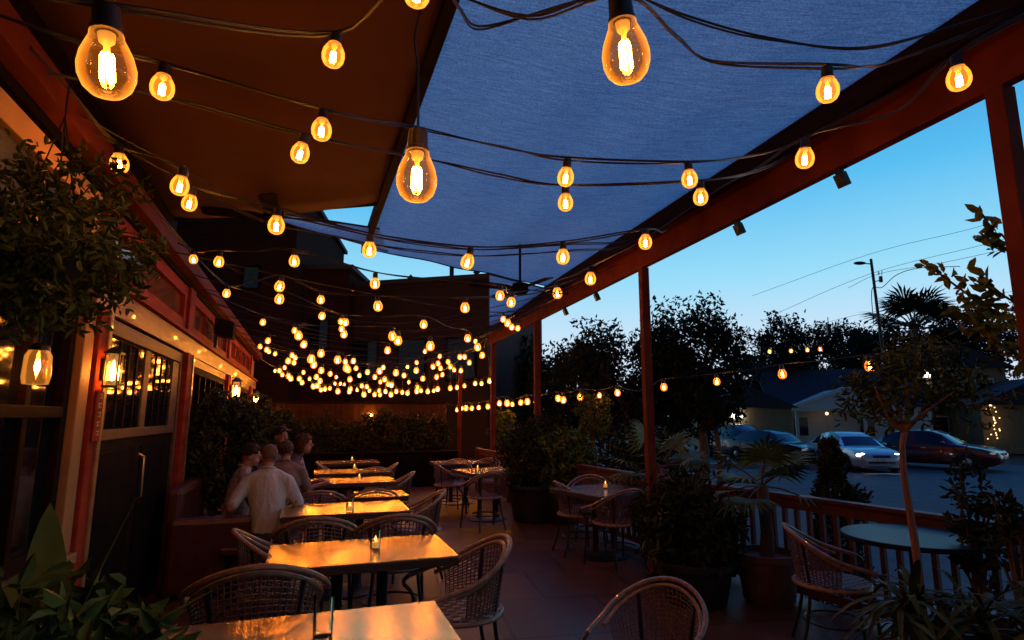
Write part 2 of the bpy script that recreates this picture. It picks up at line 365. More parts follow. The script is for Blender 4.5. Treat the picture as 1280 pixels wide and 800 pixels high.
# double door in the recess
dr = bpart('door', M['wood_dark'], [(-.01,.035,4.34,6.88,.02,2.24)], bevel=.004)
df = bpart('door_frame', M['wood_mid'], [(-.008,.06,4.34,4.44,.02,2.24),(-.008,.06,6.80,6.88,.02,2.24),(-.007,.058,4.44,6.80,2.14,2.24)], dr, bevel=.005)
bpart('door_stile', M['wood_mid'], [(.03,.052,4.46,4.58,1.5,2.13),(.03,.052,5.46,5.62,1.5,2.13),(.03,.052,6.5,6.78,1.5,2.13),(.03,.056,4.46,6.78,1.44,1.51)], dr, bevel=.004)
bpart('door_pane', M['pane'], [(.03,.042,4.59,5.45,1.52,2.12),(.03,.042,5.63,6.49,1.52,2.12)], dr)
for y_ in [4.59+.86*k/4 for k in (1,2,3)]+[5.63+.86*k/4 for k in (1,2,3)]: bpart('door_bar', M['wood_dark'], [(.04,.05,y_-.012,y_+.012,1.52,2.12)], dr)
bpart('door_panel', M['wood_black'], [(.03,.046,4.6,5.44,.2,1.36),(.03,.046,5.64,6.48,.2,1.36)], dr, bevel=.01)
mb = MB(); mb.tube([(.05,5.54,.95),(.09,5.54,.97),(.09,5.54,1.28),(.05,5.54,1.30)], .011, 8); mb.build('door_handle', M['brass'], dr, True)
window(7.25, 10.3, .35, 2.16, 7, (1.45,), M['wood_dark'], M['pane'])
bpart('window_head', M['wood_tan'], [(-.01,.06,7.25,10.3,2.163,2.255)], bevel=.004)
window(10.65, 14.3, .35, 2.16, 8, (1.45,), M['wood_dark'], M['pane'])
bpart('window_head', M['wood_tan'], [(-.01,.06,10.65,14.3,2.163,2.255)], bevel=.004)
# transoms above the header
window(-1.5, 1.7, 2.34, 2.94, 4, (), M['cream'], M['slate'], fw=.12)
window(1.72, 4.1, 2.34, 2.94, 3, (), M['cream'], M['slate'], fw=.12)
window(4.33, 6.9, 2.49, 2.95, 1, (), M['wood_red'], M['amberpane'], fw=.11)
window(7.22, 10.33, 2.49, 2.95, 3, (), M['wood_red'], M['amberpane'], fw=.10)
window(10.62, 14.33, 2.49, 2.95, 4, (), M['wood_red'], M['amberpane'], fw=.10)
# small red notice on the post
t = thing('post_sign', 'small narrow red sign with pale vertical lettering on the red post below the wall lantern', 'sign', A(4.22, WT+.108, 1.5), AX)
mb = MB(); mb.box((.006,0,.1), (.012,.12,.3)); mb.build('board', M['wood_red'], t, bevel=.003)
mb = MB()
for k in range(5):
    z = .215-k*.055
    mb.box((.0135,0,z+.014), (.003,.05,.007)); mb.box((.0135,0,z-.006), (.003,.042,.006)); mb.box((.0134,(-1)**k*.018,z+.004), (.003,.008,.034))
mb.build('lettering', M['cream'], t)

# ------------------------------------------------------------------ canopy
RT, RZ = .58, 3.70         # ridge
t = thing('canvas_awning', 'dark brown canvas awning stretched between the restaurant wall and the ridge beam', 'awning', A(0, WT, 3.46), AX)
mb = MB(); nS, nT = 26, 8
W_ = RT-WT
vs = []
for i in range(nS+1):
    for j in range(nT+1):
        u = j/nT; s = -2+(8.1-.42*u)*i/nS
        vs.append((u*W_, s, u*(RZ-3.46)-.05*math.sin(math.pi*u)*(1 if i % 6 else .2)))
mb.add(vs, [(i*(nT+1)+j, i*(nT+1)+j+1, (i+1)*(nT+1)+j+1, (i+1)*(nT+1)+j) for i in range(nS) for j in range(nT)])
o = mb.build('canvas', M['ceil'], t, True); sm = o.modifiers.new('thick', 'SOLIDIFY'); sm.thickness = .012; sm.offset = 1
mb = MB(); mb.box2((0,6.12,-.0),(W_,5.70,RZ-3.46), .05, .06); mb.build('hem_bar', M['wood_black'], t)
# pergola frame on the street side
E0 = Vector((2.36,2.5,0)); E1 = Vector((-.43,12.7,0)); ev = (E1-E0).normalized(); en = Vector((ev.y,-ev.x,0))
def eave_at(F): return E0+ev*((F-E0.y)/ev.y)
pg = thing('pergola', 'red timber pergola with slim posts and a long eave beam, street side', 'pergola', (0,0,0))
def Z(p, z): return Vector((p.x, p.y, z))
a = eave_at(-2.0); b = eave_at(12.9)
mb = MB(); mb.box2(Z(a,3.26), Z(b,3.26), .07, .23); mb.build('eave_beam', M['beam_red'], pg, bevel=.006)
mb = MB(); mb.box2(Z(a-en*.22,3.40), Z(b-en*.22,3.40), .06, .16); mb.build('inner_beam', M['wood_dark'], pg, bevel=.006)
mb = MB(); mb.box2(Z(a-en*.11,3.37), Z(b-en*.11,3.37), .15, .02); mb.build('eave_soffit', M['beam_red'], pg)
mb = MB(); mb.box2(A(-2,RT,RZ+.01), A(7.5,RT,RZ+.01), .07, .12); mb.build('ridge_beam', M['wood_dark'], pg, bevel=.005)
for px, F, wd in ((1240,2.60,.085),(815,6.05,.085),(683,9.63,.095),(615.5,12.6,.10)):
    q = eave_at(F); mb = MB(); mb.box((q.x, q.y, 1.57), (wd, wd, 3.145), -R(15.5)*-1); mb.build('post', M['beam_red'], pg, bevel=.006)
    mb = MB(); mb.box((q.x, q.y, .06), (wd+.07, wd+.07, .1), R(15.5)); mb.build('post_base', M['black'], pg, bevel=.005)
mb = MB(); q = P(575, 500, 14.5); mb.box((q.x, q.y, 1.3), (.09,.09,2.6), R(15)); mb.build('post', M['beam_red'], pg, bevel=.005)
# cross rafters at near and far end of the cloth
for s, t1 in ((6.25, 3.3),):
    pass
# shade cloth between ridge and eave
t = thing('shade_cloth', 'large translucent blue grey shade cloth stretched overhead from ridge to eave', 'shade cloth', (0,0,0))
mb = MB(); nS, nT = 48, 24; vs = []
pe0, pe1 = eave_at(-2)-en*.2, eave_at(8.45)-en*.2
for i in range(nS+1):
    u = i/nS
    a_ = A(-2+9.5*u, RT+.04, RZ+.02); b_ = Z(pe0.lerp(pe1, u), 3.47)
    for j in range(nT+1):
        v = j/nT; p = a_.lerp(b_, v)
        p.z += -.10*math.sin(math.pi*v)+.012*math.sin(v*19+u*9)*math.sin(math.pi*v)
        p += AV*(-.35*math.sin(math.pi*v)*max(0,(u-.6)/.4)**2)
        vs.append(p)
mb.add(vs, [(i*(nT+1)+j, i*(nT+1)+j+1, (i+1)*(nT+1)+j+1, (i+1)*(nT+1)+j) for i in range(nS) for j in range(nT)])
o = mb.build('cloth', M['cloth'], t, True)
mb = MB(); mb.tube([vs[nS*(nT+1)+j] for j in range(nT+1)], .012, 6); mb.build('hem', M['wood_black'], t, True)
# long narrow sail behind, and the far sail
def sail(name, label, pts):
    t = thing(name, label, 'shade sail', (0,0,0))
    mb = MB(); n = 12
    a0, a1, b0, b1 = pts; vs = []
    for i in range(n+1):
        for j in range(n+1):
            p = a0.lerp(a1, i/n).lerp(b0.lerp(b1, i/n), j/n); p = p.copy(); p.z -= .05*math.sin(math.pi*i/n)*math.sin(math.pi*j/n); vs.append(p)
    mb.add(vs, [(i*(n+1)+j, i*(n+1)+j+1, (i+1)*(n+1)+j+1, (i+1)*(n+1)+j) for i in range(n) for j in range(n)])
    mb.build('cloth', M['cloth'], t, True)
    for off in (0, n): e = MB(); e.tube([vs[k*(n+1)+off] for k in range(n+1)], .012, 5); e.build('edge_rope', M['cable'], t, True)
sail('shade_sail', 'narrow purple grey sail strip between two slots of sky behind the brown awning', (PZ(318,262,3.55), PZ(474,286,3.68), PZ(322,268,3.5), PZ(484,314,3.66)))
sail('shade_sail', 'small lavender sail at the far end of the eave beam beside the dark building', (PZ(612,343,3.42), PZ(694,364,3.42), PZ(612,424,3.40), PZ(622,424,3.40)))
# small black floods under the eave beam
for k, (px, py, lab) in enumerate(((1050,222,'black spotlight under the eave beam closest to the nearest post'),(922,284,'black spotlight under the eave beam, second from the nearest post'),(745,373,'tiny black spotlight under the eave beam between the two middle posts'),(706,395,'tiny black spotlight under the eave beam near the far slim posts'))):
    # find F where the eave beam's lower edge passes this pixel column
    F = 3.0
    for _ in range(40):
        q = eave_at(F); F = F*.7+.3*(q.x/ray(px, py).x if abs(ray(px,py).x) > 1e-3 else F)
    q = eave_at(F)+en*.0
    t = thing('spotlight', lab, 'spotlight', (q.x, q.y, 3.143), R(15), 'spotlights under the eave beam', .74)
    mb = MB(); mb.box((0,0,-.02), (.05,.05,.04)); mb.build('bracket', M['black'], t)
    mb = MB(); mb.box((.02,0,-.09), (.07,.09,.12), rot=Matrix.Rotation(R(-24),3,'Y')); mb.build('housing', M['black'], t, bevel=.006)

# ------------------------------------------------------------------ ceiling fans
def fan(name, label, loc, rz, drop):
    t = thing(name, label, 'ceiling fan', loc, rz)
    mb = MB(); mb.tube([(0,0,0),(0,0,-drop)], .014, 8); mb.lathe([(.055,0),(.05,-.04),(.015,-.05)], 14); mb.build('rod', M['wood_black'], t, True)
    mb = MB(); mb.lathe([(.02,-drop+.04),(.085,-drop+.03),(.095,-drop-.05),(.06,-drop-.09),(.0,-drop-.10)], 18); mb.build('motor', M['wood_black'], t, True)
    for k in range(4):
        m3 = Matrix.Rotation(k*math.pi/2, 3, 'Z')@Matrix.Rotation(R(12), 3, 'X')
        mb = MB(); vs = [m3@Vector(p)+Vector((0,0,-drop-.03)) for p in ((.09,-.03,0),(.2,-.06,0),(.55,-.075,0),(.6,-.05,0),(.6,.05,0),(.55,.075,0),(.2,.06,0),(.09,.03,0))]
        mb.prism(vs, (0,0,.009)); mb.build('blade', M['wood_black'], t)
p = P(345,222,5.2); fan('ceiling_fan', 'dark ceiling fan below the end of the brown canvas awning', (p.x,p.y,3.56), .3, .12)
p = P(650,318,6.3); fan('ceiling_fan', 'dark ceiling fan silhouetted under the blue shade cloth', (p.x,p.y,3.62), .5, .62)

# ------------------------------------------------------------------ string lights
GP = [(.0,0),(.29,0),(.30,-.10),(.36,-.24),(.45,-.46),(.50,-.70),(.49,-.90),(.42,-1.10),(.30,-1.23),(.15,-1.29),(.0,-1.31)]
GR = [(.29,0),(.30,-.06),(.38,-.18),(.47,-.38),(.50,-.60),(.47,-.82),(.38,-.99),(.24,-1.09),(.1,-1.13),(.0,-1.14)]
def make_bulb(name, glassm, film, detail, GPx=None, sk=.6):
    t = thing(name, 'x', 'light bulb')
    mb = MB(); mb.lathe([(.0,0),(.10,0),(.14,-.03),(.24,-.06),(.26,-.5),(.285,-.52),(.285,-.6),(.2,-.6)], 18); mb.build('socket', M['socket'], t, True)
    mb = MB(); mb.lathe([(r, z-.6) for r, z in (GPx or GP[1:])], 28 if detail else 16); g = mb.build('glass', glassm, t, True)
    mb = MB()
    if detail:
        for k in range(5):
            an = 2*math.pi*k/5+.3; x, y = .10*math.cos(an), .10*math.sin(an)
            mb.tube([(x*.7,y*.7,-1.03),(x,y,-1.10),(x*1.1,y*1.1,-1.52 if GPx else -1.58)], .034, 5)
    else:
        mb.tube([(0,0,-1.0),(0,0,-1.5)], .14, 4)
    mb.build('filament', film, t, detail)
    if detail:
        mb = MB(); mb.lathe([(.16,-.62),(.14,-.78),(.06,-.86),(.05,-1.05),(.0,-1.06)], 10); mb.build('stem', M['stem'], t, True)
    return t
PROTO = {'big': make_bulb('light_bulb', M['bulb_big'], M['filament'], True), 'mid': make_bulb('light_bulb', M['bulb_mid'], M['filament'], True, GR),
         'far': make_bulb('light_bulb', M['bulb_far'], M['filament_far'], False, GR), 'out': make_bulb('light_bulb', M['bulb_out'], M['filament_far'], False, GR)}
used = {}
def bulb(kind, top, D, label, group, tilt=(0,0)):
    if kind not in used: t = PROTO[kind]; used[kind] = 1; t['label'] = label
    else: t = copy_tree(PROTO[kind], None, label)
    t.location = top; t.scale = (D, D, D); t.rotation_euler = (tilt[0], tilt[1], random.uniform(0, 6)); t['group'] = group
    t.rotation_mode = 'XYZ'
    return t
def zsurf(t): return 2.50+.42*min(1.3, abs(t-1.0)/2.2)**2
def solve(px, py, dz=0):
    lo, hi = .8, 15.6; d = ray(px, py)
    f = lambda F: (EYE+d.z*F)-zsurf(min(3.4, max(-1.3, ST(P(px,py,F))[1])))-dz
    if f(hi) < 0: return hi
    for _ in range(50):
        m_ = (lo+hi)/2
        if f(m_) > 0: hi = m_
        else: lo = m_
    return (lo+hi)/2
def ordinal(k): return ['first','second','third','fourth','fifth','sixth','seventh','eighth','ninth','tenth'][k]
NB = [0]
def string(name, label, items, desc, group, start=None, end=None, kind='mid', rad=.0046, bulb_labels=None):
    """items: (px,py,width px[,F]) for bulbs; ('w',px,py,F) for bare cable points"""
    pts = [start] if start is not None else []
    n = 0
    for it in items:
        if it[0] == 'w':
            F = it[3] or solve(it[1], it[2], .12); pts.append(P(it[1], it[2], F)); continue
        px, py, wpx = it[:3]; F = it[3] if len(it) > 3 and it[3] else solve(px, py)
        k = it[4] if len(it) > 4 else kind
        D = wpx*F/FPX*.95; D = max(.062, min(.125, D))*(random.uniform(.85,1.12) if k == 'far' else 1.0)
        cen = P(px, py, F); top = cen+Vector((0,0,1.28*D))
        tl = (random.gauss(0,.09), random.gauss(0,.11))
        if len(it) > 5: tl = it[5]
        if tl != (0,0):
            rr = Euler((tl[0], tl[1], 0)).to_matrix(); top = cen+rr@Vector((0,0,1.28*D))
        lab = bulb_labels[n] if bulb_labels and n < len(bulb_labels) else (desc.format(ordinal(n)) if '{' in desc else desc)
        bulb(k, top, D, lab, group, tl); pts.append(top+Vector((0,0,.004))); n += 1; NB[0] += 1
    if end is not None: pts.append(end)
    # sag a little between holders
    full = []
    for a_, b_ in zip(pts[:-1], pts[1:]):
        full.append(a_); ln = (b_-a_).length
        if ln > .6: mid = a_.lerp(b_, .5); mid.z -= min(.05, .012*ln*ln); full.append(mid)
    full.append(pts[-1])
    mb = MB(); cu = catmull(full, 6); mb.tube(cu, rad, 6)
    if kind != 'far' and rad > .0045:
        mb.tube([p_+Vector((0, .008*math.sin(i*.31), .009*math.cos(i*.31)-.004)) for i, p_ in enumerate(cu)], rad*.85, 6)
    tag(mb.build(name, M['cable'], None, True), label, 'light cable', 'string light cables')
def wallpt(s, z=3.08): return A(s, WT+.17, z)
def eavept(F, z=3.33): return Z(eave_at(F)-en*.16, z)
G1 = 'bulbs on the canopy string lights'
string('light_cable', 'black cable running from the biggest left bulb across to the shade cloth',
  [('w',-40,-18,1.05),(117,82,74,1.12,'big',(.03,.10)),(418,76,32),(522,-6,27),('w',600,33,2.05),('w',680,14,2.0),('w',760,-8,1.9)], '', G1,
  bulb_labels=['largest pear bulb at upper left, glass clear with bright filament, near the red eave beam','round bulb hanging highest and farthest right under the brown awning','bulb cut by the top of the frame on the ridge between awning and cloth'])
string('light_cable', 'double black cable swinging from the upper left across the ridge to the nearest post',
  [('w',-30,10,1.5),('w',90,48,1.6),(202,112,32),(398,165,28),('w',515,157,2.7),('w',600,178,2.75),(706,223,23),(863,226,22),('w',985,182,3.2)], '', G1, end=eavept(2.9),
  bulb_labels=['round bulb just right of the biggest left bulb, slightly lower, under the brown awning','upper bulb of the close pair under the middle of the brown awning','upper bulb of the close pair in the middle of the blue shade cloth','upper bulb of the close pair on the cloth left of the eave beam'])
string('light_cable', 'thin second cable just below the double cable under the shade cloth',
  [('w',60,92,1.8),('w',215,122,2.1),(380,197,25),('w',555,203,2.8),(706,256,21),(878,249,20)], '', G1, end=eavept(3.7),
  bulb_labels=['lower bulb of the close pair under the middle of the brown awning','lower bulb of the close pair in the middle of the blue shade cloth','lower bulb of the close pair on the cloth left of the eave beam'])
string('light_cable', 'straight vertical cord holding the big central bulb below the ridge', [('w',524,20,1.86),('w',523,90,1.76),(521,222,56,1.58,'big',(0,0))], '', G1, start=A(1.3,RT,RZ-.05), rad=.004,
  bulb_labels=['big pear bulb hanging on its own straight cord by the cloth edge'])
string('light_cable', 'black cable drooping under the shade cloth, carrying the big tilted bulb',
  [('w',560,-10,1.9),('w',660,20,1.7),(790,58,70,1.3,'big',(-.05,-.17)),('w',890,76,2.0),(1041,113,28),('w',1110,79,2.2)], '', G1, end=eavept(2.25),
  bulb_labels=['big pear bulb at the top edge right of centre, tilted against the blue cloth','lone bulb high on the right of the blue cloth, left of the nearest post'])
string('light_cable', 'bare black cable crossing the top right corner of the shade cloth', [('w',790,-8,1.95),('w',860,20,2.0),('w',960,47,2.05),('w',1080,61,2.1)], '', G1, end=eavept(2.3,3.36))
string('light_cable', 'cable running along the inner side of the eave beam',
  [(1203,98,31,2.12),('w',1120,140,2.5),(1013,199,25,2.95),('w',900,235,3.9),(740,350,15,6.0),(697,368,13,6.9)], '', G1, start=eavept(1.8), end=eavept(8.5),
  bulb_labels=['bright bulb against the beam beside the top of the nearest post','bulb against the eave beam between the nearest post and the cloth pair','bulb on the eave beam left of the middle post top','smaller bulb on the eave beam, next after the one left of the middle post'])
string('light_cable', 'long drooping double cable across the whole patio below the shade cloth',
  [(145,207,24),(225,235,24),(243,255,20),(348,285,22),(463,313,19),(594,330,18),(705,323,18),(814,305,18)], '', G1, start=wallpt(2.7), end=eavept(5.2),
  bulb_labels=['bulb touching the red eave beam of the restaurant above the hanging plant','upper bulb of the close pair under the corner of the brown awning','lower bulb of the close pair under the corner of the brown awning','bulb in front of the dark building left of the slots of sky','bulb hanging at the left tip of the slot of sky','bulb hanging below the far hem of the blue cloth, left of the fan','bulb hanging just right of the dark fan under the blue cloth','bulb in front of the eave beam just above the middle post'])
for k, off in ((0, 0), (1, .18)):
    string('light_cable', ['bare cable below the double cable, from the eave beam toward the awning corner','bare cable next to the long double cable below the awning end'][k], [('w',330,262+k*14,3.6),('w',470,296+k*10,3.9),('w',600,312+k*8,4.2),('w',720,304+k*8,4.6)], '', G1, start=wallpt(3.3+off), end=eavept(5.6+off))
string('light_cable', 'cable passing under the slot of sky from the restaurant beam to the eave',
  [(239,325,11),(275,329,13),(367,328,14),(468,356,13),(626,371,12),(642,379,12)], '', G1, start=wallpt(4.3), end=eavept(7.0),
  bulb_labels=['small bulb at the restaurant beam lowest of the upper left bulbs','small bulb just right of the bulb on the restaurant beam','small bulb in front of the dark wooden building below the awning corner','upper bulb of the vertical pair before the dark brick building','left bulb of the small pair below the cloth hem near the eave','right bulb of the small pair below the cloth hem near the eave'])
string('light_cable', 'cable crossing in front of the dark buildings, second below the slot of sky',
  [(285,368,10),(349,359,13),(401,376,10),(469,384,12),(581,386,12)], '', G1, start=wallpt(5.0), end=eavept(7.7),
  bulb_labels=['small bulb above the black loudspeaker on the restaurant','upper bulb of the vertical pair in front of the dark wooden building','small bulb between the vertical pair and the brick building','lower bulb of the vertical pair before the dark brick building','lone small bulb toward the right edge of the dark brick building'])
string('light_cable', 'cable crossing in front of the dark buildings, third below the slot of sky',
  [(349,375,12),(405,396,9),(432,404,9),(532,407,10),(584,424,9),(597,435,9)], '', G1, start=wallpt(5.6), end=eavept(8.4),
  bulb_labels=['lower bulb of the vertical pair in front of the dark wooden building','small bulb left of the tight bunch in front of the brick building','right bulb of the tight bunch in front of the brick building','lone small bulb in the middle of the dark brick building','small bulb at the right foot of the dark brick building, upper','small bulb at the right foot of the dark brick building, lower'])
far = [(329,404,9),(426,403,9),(428,412,9),(430,419,9),(490,422,11),(497,427,12),(486,439,8),(538,434,12),(531,440,6),(603,445,9),(597,427,6),(338,427,7),(325,434,6),(333,438,6),(336,440,6),(345,443,6),(372,421,10),(383,432,8),(402,443,9),(368,414,5),(629,400,7),(634,405,10),(640,410,7),(648,411,7),
 (366,445,7),(361,452,8),(367,454,7),(369,448,6),(389,450,10),(393,457,8),(422,451,9),(432,453,6),(443,452,6),(431,461,9),(437,463,8),(437,475,9),(438,487,7),(436,490,6),(474,465,9),(479,460,6),(468,472,7),(474,478,8),(482,475,9),(484,481,8),(491,482,9),(496,467,7),(496,490,7),(489,494,6),(474,489,6),(475,494,6),(469,494,6),(455,494,7),(452,483,6),(458,484,6),(520,454,6),(520,464,9),(528,474,8),(521,485,7),(520,490,6),(534,490,6),(511,492,6),(541,459,8),(547,455,10),(550,461,9),(546,472,8),(552,469,5),(552,446,5),(560,453,6),(563,459,7),(569,463,7),(576,464,6),(574,447,9),(581,447,6),(586,454,6),(548,487,6),(563,486,6),(572,485,6),(580,483,6),(594,480,6),(602,480,5),(611,477,7),(354,460,6),(349,464,6),(344,464,5),(353,469,6),(359,471,7),(364,474,6),(374,474,7),(377,479,6),(389,484,6),(395,483,7),(400,477,8),(397,472,7),(401,464,7),(401,488,6),(407,487,6),(422,490,6),(419,480,4),(425,480,4),(431,481,4),(387,474,5),(412,486,5),(446,488,5),(463,489,5),(480,490,6),(503,491,5),(526,489,5),(541,489,5),
 (379,466,6),(412,468,6),(420,472,5),(450,470,6),(459,466,6),(505,470,6),(511,478,5),(445,461,6),(509,459,5)]
rows = {}
for px, py, wpx in far:
    F = solve(px, py); s_, t_ = ST(P(px, py, F)); rows.setdefault(int((s_)/.85), []).append((t_, px, py, wpx, F))
for r_, key in enumerate(sorted(rows)):
    its = sorted(rows[key]); s_ = (key+.5)*.85
    w0 = wallpt(min(s_, 15.6), 2.98)
    fe = s_*.98-.3 if s_ < 11 else 12.4
    string('light_cable', 'thin dark cable strung with many small bulbs deep in the patio', [(px,py,wpx,F) for _, px, py, wpx, F in its], 'small glowing bulb in the crowded far end of the canopy string lights', 'crowded far string light bulbs',
        start=w0, end=eavept(min(fe+1.2,12.5), 3.25), kind='far', rad=.006)
# bare cables deep in the canopy
for k in range(9):
    s_ = 7.2+k*.95; F0 = s_*.9
    aa, bb = wallpt(s_, 3.0), eavept(min(12.6, s_*.97+.9), 3.3); c_ = aa.lerp(bb, .5); c_.z = 2.72
    string('light_cable', 'bare sagging cable deep under the canopy', [], '', G1, start=aa, end=bb) if False else None
    mb = MB(); mb.tube(catmull([aa, aa.lerp(bb,.25)+Vector((0,0,-.28)), c_, aa.lerp(bb,.75)+Vector((0,0,-.25)), bb], 8), .005, 5)
    tag(mb.build('light_cable', M['cable'], None, True), 'bare sagging black cable deep under the canopy between the bulb strings', 'light cable', 'bare cables deep under the canopy')
out = [(554,512,5),(571,513,5),(578,511,6),(583,511,6),(590,511,7),(598,510,6),(609,509,6),(624,505,7),(632,505,7),(640,506,5),(652,504,7),(659,503,7),(670,503,6),(697,499,9),(704,501,7),(730,497,9),(751,495,6),(772,492,9),(830,485,9),(894,478,9),(977,469,11),(1088,459,13)]
OF = lambda px: 16.5-(px-554)*(16.5-7.5)/(830-554) if px < 830 else 7.5-(px-830)*2.3/258
string('light_cable', 'cable of orange bulbs strung outside the posts along the railing', [(x, y, w_, OF(x)) for x, y, w_ in out[:18]], 'small orange bulb on the string running low behind the slim posts', 'bulbs strung along the railing', kind='far', start=P(540,514,17), end=P(800,489,8.2))
string('light_cable', 'cable of widely spaced orange bulbs in front of the street trees', [(x, y, w_, OF(x)) for x, y, w_ in out[18:]], '', 'bulbs strung along the railing', kind='out', start=P(800,489,8.2), end=P(1262,420,4.2),
  bulb_labels=['orange bulb just right of the middle post against the dark trees','orange bulb against the dark trees, second right of the middle post','orange bulb above the dark parked cars, third right of the middle post','orange bulb above the porch house roof beside the small tree'])
string('light_cable', 'far cable of tiny bulbs among the street trees', [(x, y, 7, 19) for x, y in ((892,438),(920,439),(963,440),(987,439),(1009,438),(1026,437))], 'tiny orange bulb on the far string across the tree tops', 'tiny bulbs across the street trees', kind='out', start=P(868,434,19), end=P(1048,432,19))

# ------------------------------------------------------------------ furniture
def make_chair():
    t = thing('rattan_chair', 'x', 'chair', group='rattan bistro armchairs')
    def hoop(phi, rx=.295, ry=.28, dz=0):
        a = abs(phi); sg = 1 if phi >= 0 else -1
        if a <= 95:
            x = rx*math.sin(R(phi)); y = -ry*math.cos(R(phi)); k = .5+.5*math.cos(R(a*180/125)); z = .60+.205*k
        else:
            q = (a-95)/45; x = sg*(rx*.996-.01*q); y = ry*.087+.20*q; z = .60+.205*(.5+.5*math.cos(R(95*180/125)))-.055*q
        return Vector((x, y, z+dz))
    ph = [-140+280*i/44 for i in range(45)]
    mb = MB(); mb.tube([hoop(p) for p in ph], .0135, 8); mb.tube([hoop(p, .268, .252, -.03) for p in ph if abs(p) < 112], .0115, 8)
    mb.build('back_hoop', M['rattan'], t, True)
    mb = MB()
    def wall(phi, v):                                   # v 0 at seat, 1 at hoop
        top = hoop(phi, .272, .257, -.026); bx = .225*math.sin(R(phi)); by = -.215*math.cos(R(phi))
        bot = Vector((bx, by, .455)); p = bot.lerp(top, v); return p
    fs = [-94+188*i/31 for i in range(32)]
    for p in fs: mb.tube([wall(p, v) for v in (0,.35,.7,1)], .0038, 4, caps=False)
    for k in range(13):
        v = .04+.92*k/12; mb.tube([wall(p, v)*(1+.004*((i+k) % 2)) for i, p in enumerate([-94+188*i/40 for i in range(41)])], .0036, 4, caps=False)
    mb.build('back_weave', M['weave'], t, True)
    mb = MB(); mb.lathe([(.0,.425),(.2,.425),(.235,.435),(.24,.45),(.235,.462),(.2,.468),(.0,.47)], 28, sy=1.0); mb.build('seat', M['seat'], t, True)
    mb = MB(); mb.tube([(.238*math.cos(2*math.pi*k/28), .238*math.sin(2*math.pi*k/28), .44) for k in range(28)], .014, 8, True); mb.build('seat_rim', M['rattan'], t, True)
    for sx in (-1, 1):
        e = hoop(sx*140)
        mb = MB(); mb.tube(catmull([e, e+Vector((0,.03,-.04)), (sx*.245,.2,.45), (sx*.25,.21,.2), (sx*.262,.225,.004)], 5), .0115, 8); mb.build('leg', M['black'], t, True)
        mb = MB(); mb.tube(catmull([wall(sx*42, .98), wall(sx*42, 0), (sx*.17,-.19,.22), (sx*.2,-.25,.004)], 5), .0115, 8); mb.build('leg', M['black'], t, True)
    mb = MB(); mb.tube([(.2*math.cos(2*math.pi*k/20), .19*math.sin(2*math.pi*k/20), .2) for k in range(20)], .008, 6, True); mb.build('stretcher', M['black'], t, True)
    return t
CH = make_chair(); ch_first = [True]
def chair(x, y, face, label, scale=1.06):
    # face: direction the sitter looks, as an angle from +Y, counter-clockwise
    o = CH if ch_first[0] else copy_tree(CH); ch_first[0] = False
    o.location = (x, y, 0); o.rotation_euler = (0, 0, face); o.scale = (scale,)*3; o['label'] = label
    return o
def make_table(W, D, topm, label, group, h=.75, round_=False, edge=None):
    t = thing('cafe_table', label, 'table', group=group)
    mb = MB()
    if round_:
        mb.lathe([(0,h-.032),(W*.5-.006,h-.032),(W*.5,h-.026),(W*.5,h-.005),(W*.5-.005,h),(0,h)], 48); mb.build('tabletop', topm, t, True)
    else:
        mb.box((0,0,h-.006), (W,D,.012)); mb.build('tabletop', topm, t, bevel=.003)
        mb = MB(); mb.box((0,0,h-.035), (W-.004,D-.004,.045)); mb.build('table_edge', edge or M['tableedge'], t, bevel=.003)
    cols = [0] if (round_ or W < .9) else [-.14, .14]
    mb = MB()
    for c in cols: mb.lathe([(.05,.03),(.04,.06),(.035,.1),(.035,h-.08),(.06,h-.05)], 14, (c,0,0))
    mb.build('pedestal', M['black'], t, True)
    mb = MB(); mb.lathe([(.0,.0),(.24,.0),(.245,.012),(.2,.03),(.05,.045),(0,.045)], 28, sx=1.0 if round_ or W < .9 else 1.25); mb.build('base', M['black'], t, True)
    return t
rowT = [(-.777,2.407,'nearest bare copper topped table at the bottom left with an empty glass'),(-.969,3.967,'second copper topped table from the viewer, its votive glass near the middle'),(-1.57,5.74,'third copper topped table from the viewer beside the man in the pale shirt'),(-2.17,8.15,'copper topped table just right of the bent arm of the seated group'),(-2.52,9.5,'narrow looking copper table second from the back of the left row'),(-3.1,11.4,'farthest table of the left row before the dark hedge')]
tb = None
for x, y, lab in rowT:
    if tb is None: tb = make_table(1.12, .70, M['tabletop'], lab, 'rectangular tables in the left row'); o = tb
    else: o = copy_tree(tb, None, lab)
    o.location = (x, y, 0); o.rotation_euler = (0, 0, AX)
o = make_table(.55, .5, M['tabletop'], 'small copper topped table glimpsed behind the paired chair backs', 'rectangular tables in the left row'); o.location = (-1.46,6.75,0); o.rotation_euler = (0,0,AX)
o = make_table(.92, .92, M['tabletop_dark'], 'dark square table with a lit votive by the railing, right of centre', 'dark square tables'); o.location = (1.08,7.14,0); o.rotation_euler = (0,0,R(32)); sq = o
o = copy_tree(sq, None, 'dark square table with a lit votive near the big round shrub at the back'); o.location = (-.38,9.6,0); o.rotation_euler = (0,0,R(25))
o = copy_tree(sq, None, 'dark square table farthest back, behind the shrub side table'); o.location = (-1.0,11.3,0); o.rotation_euler = (0,0,R(20))
o = make_table(.85, .85, M['tabletop_blue'], 'round grey blue table reflecting the dusk sky beside the railing', 'round tables', h=.82, round_=True); o.location = (2.66,4.08,0)
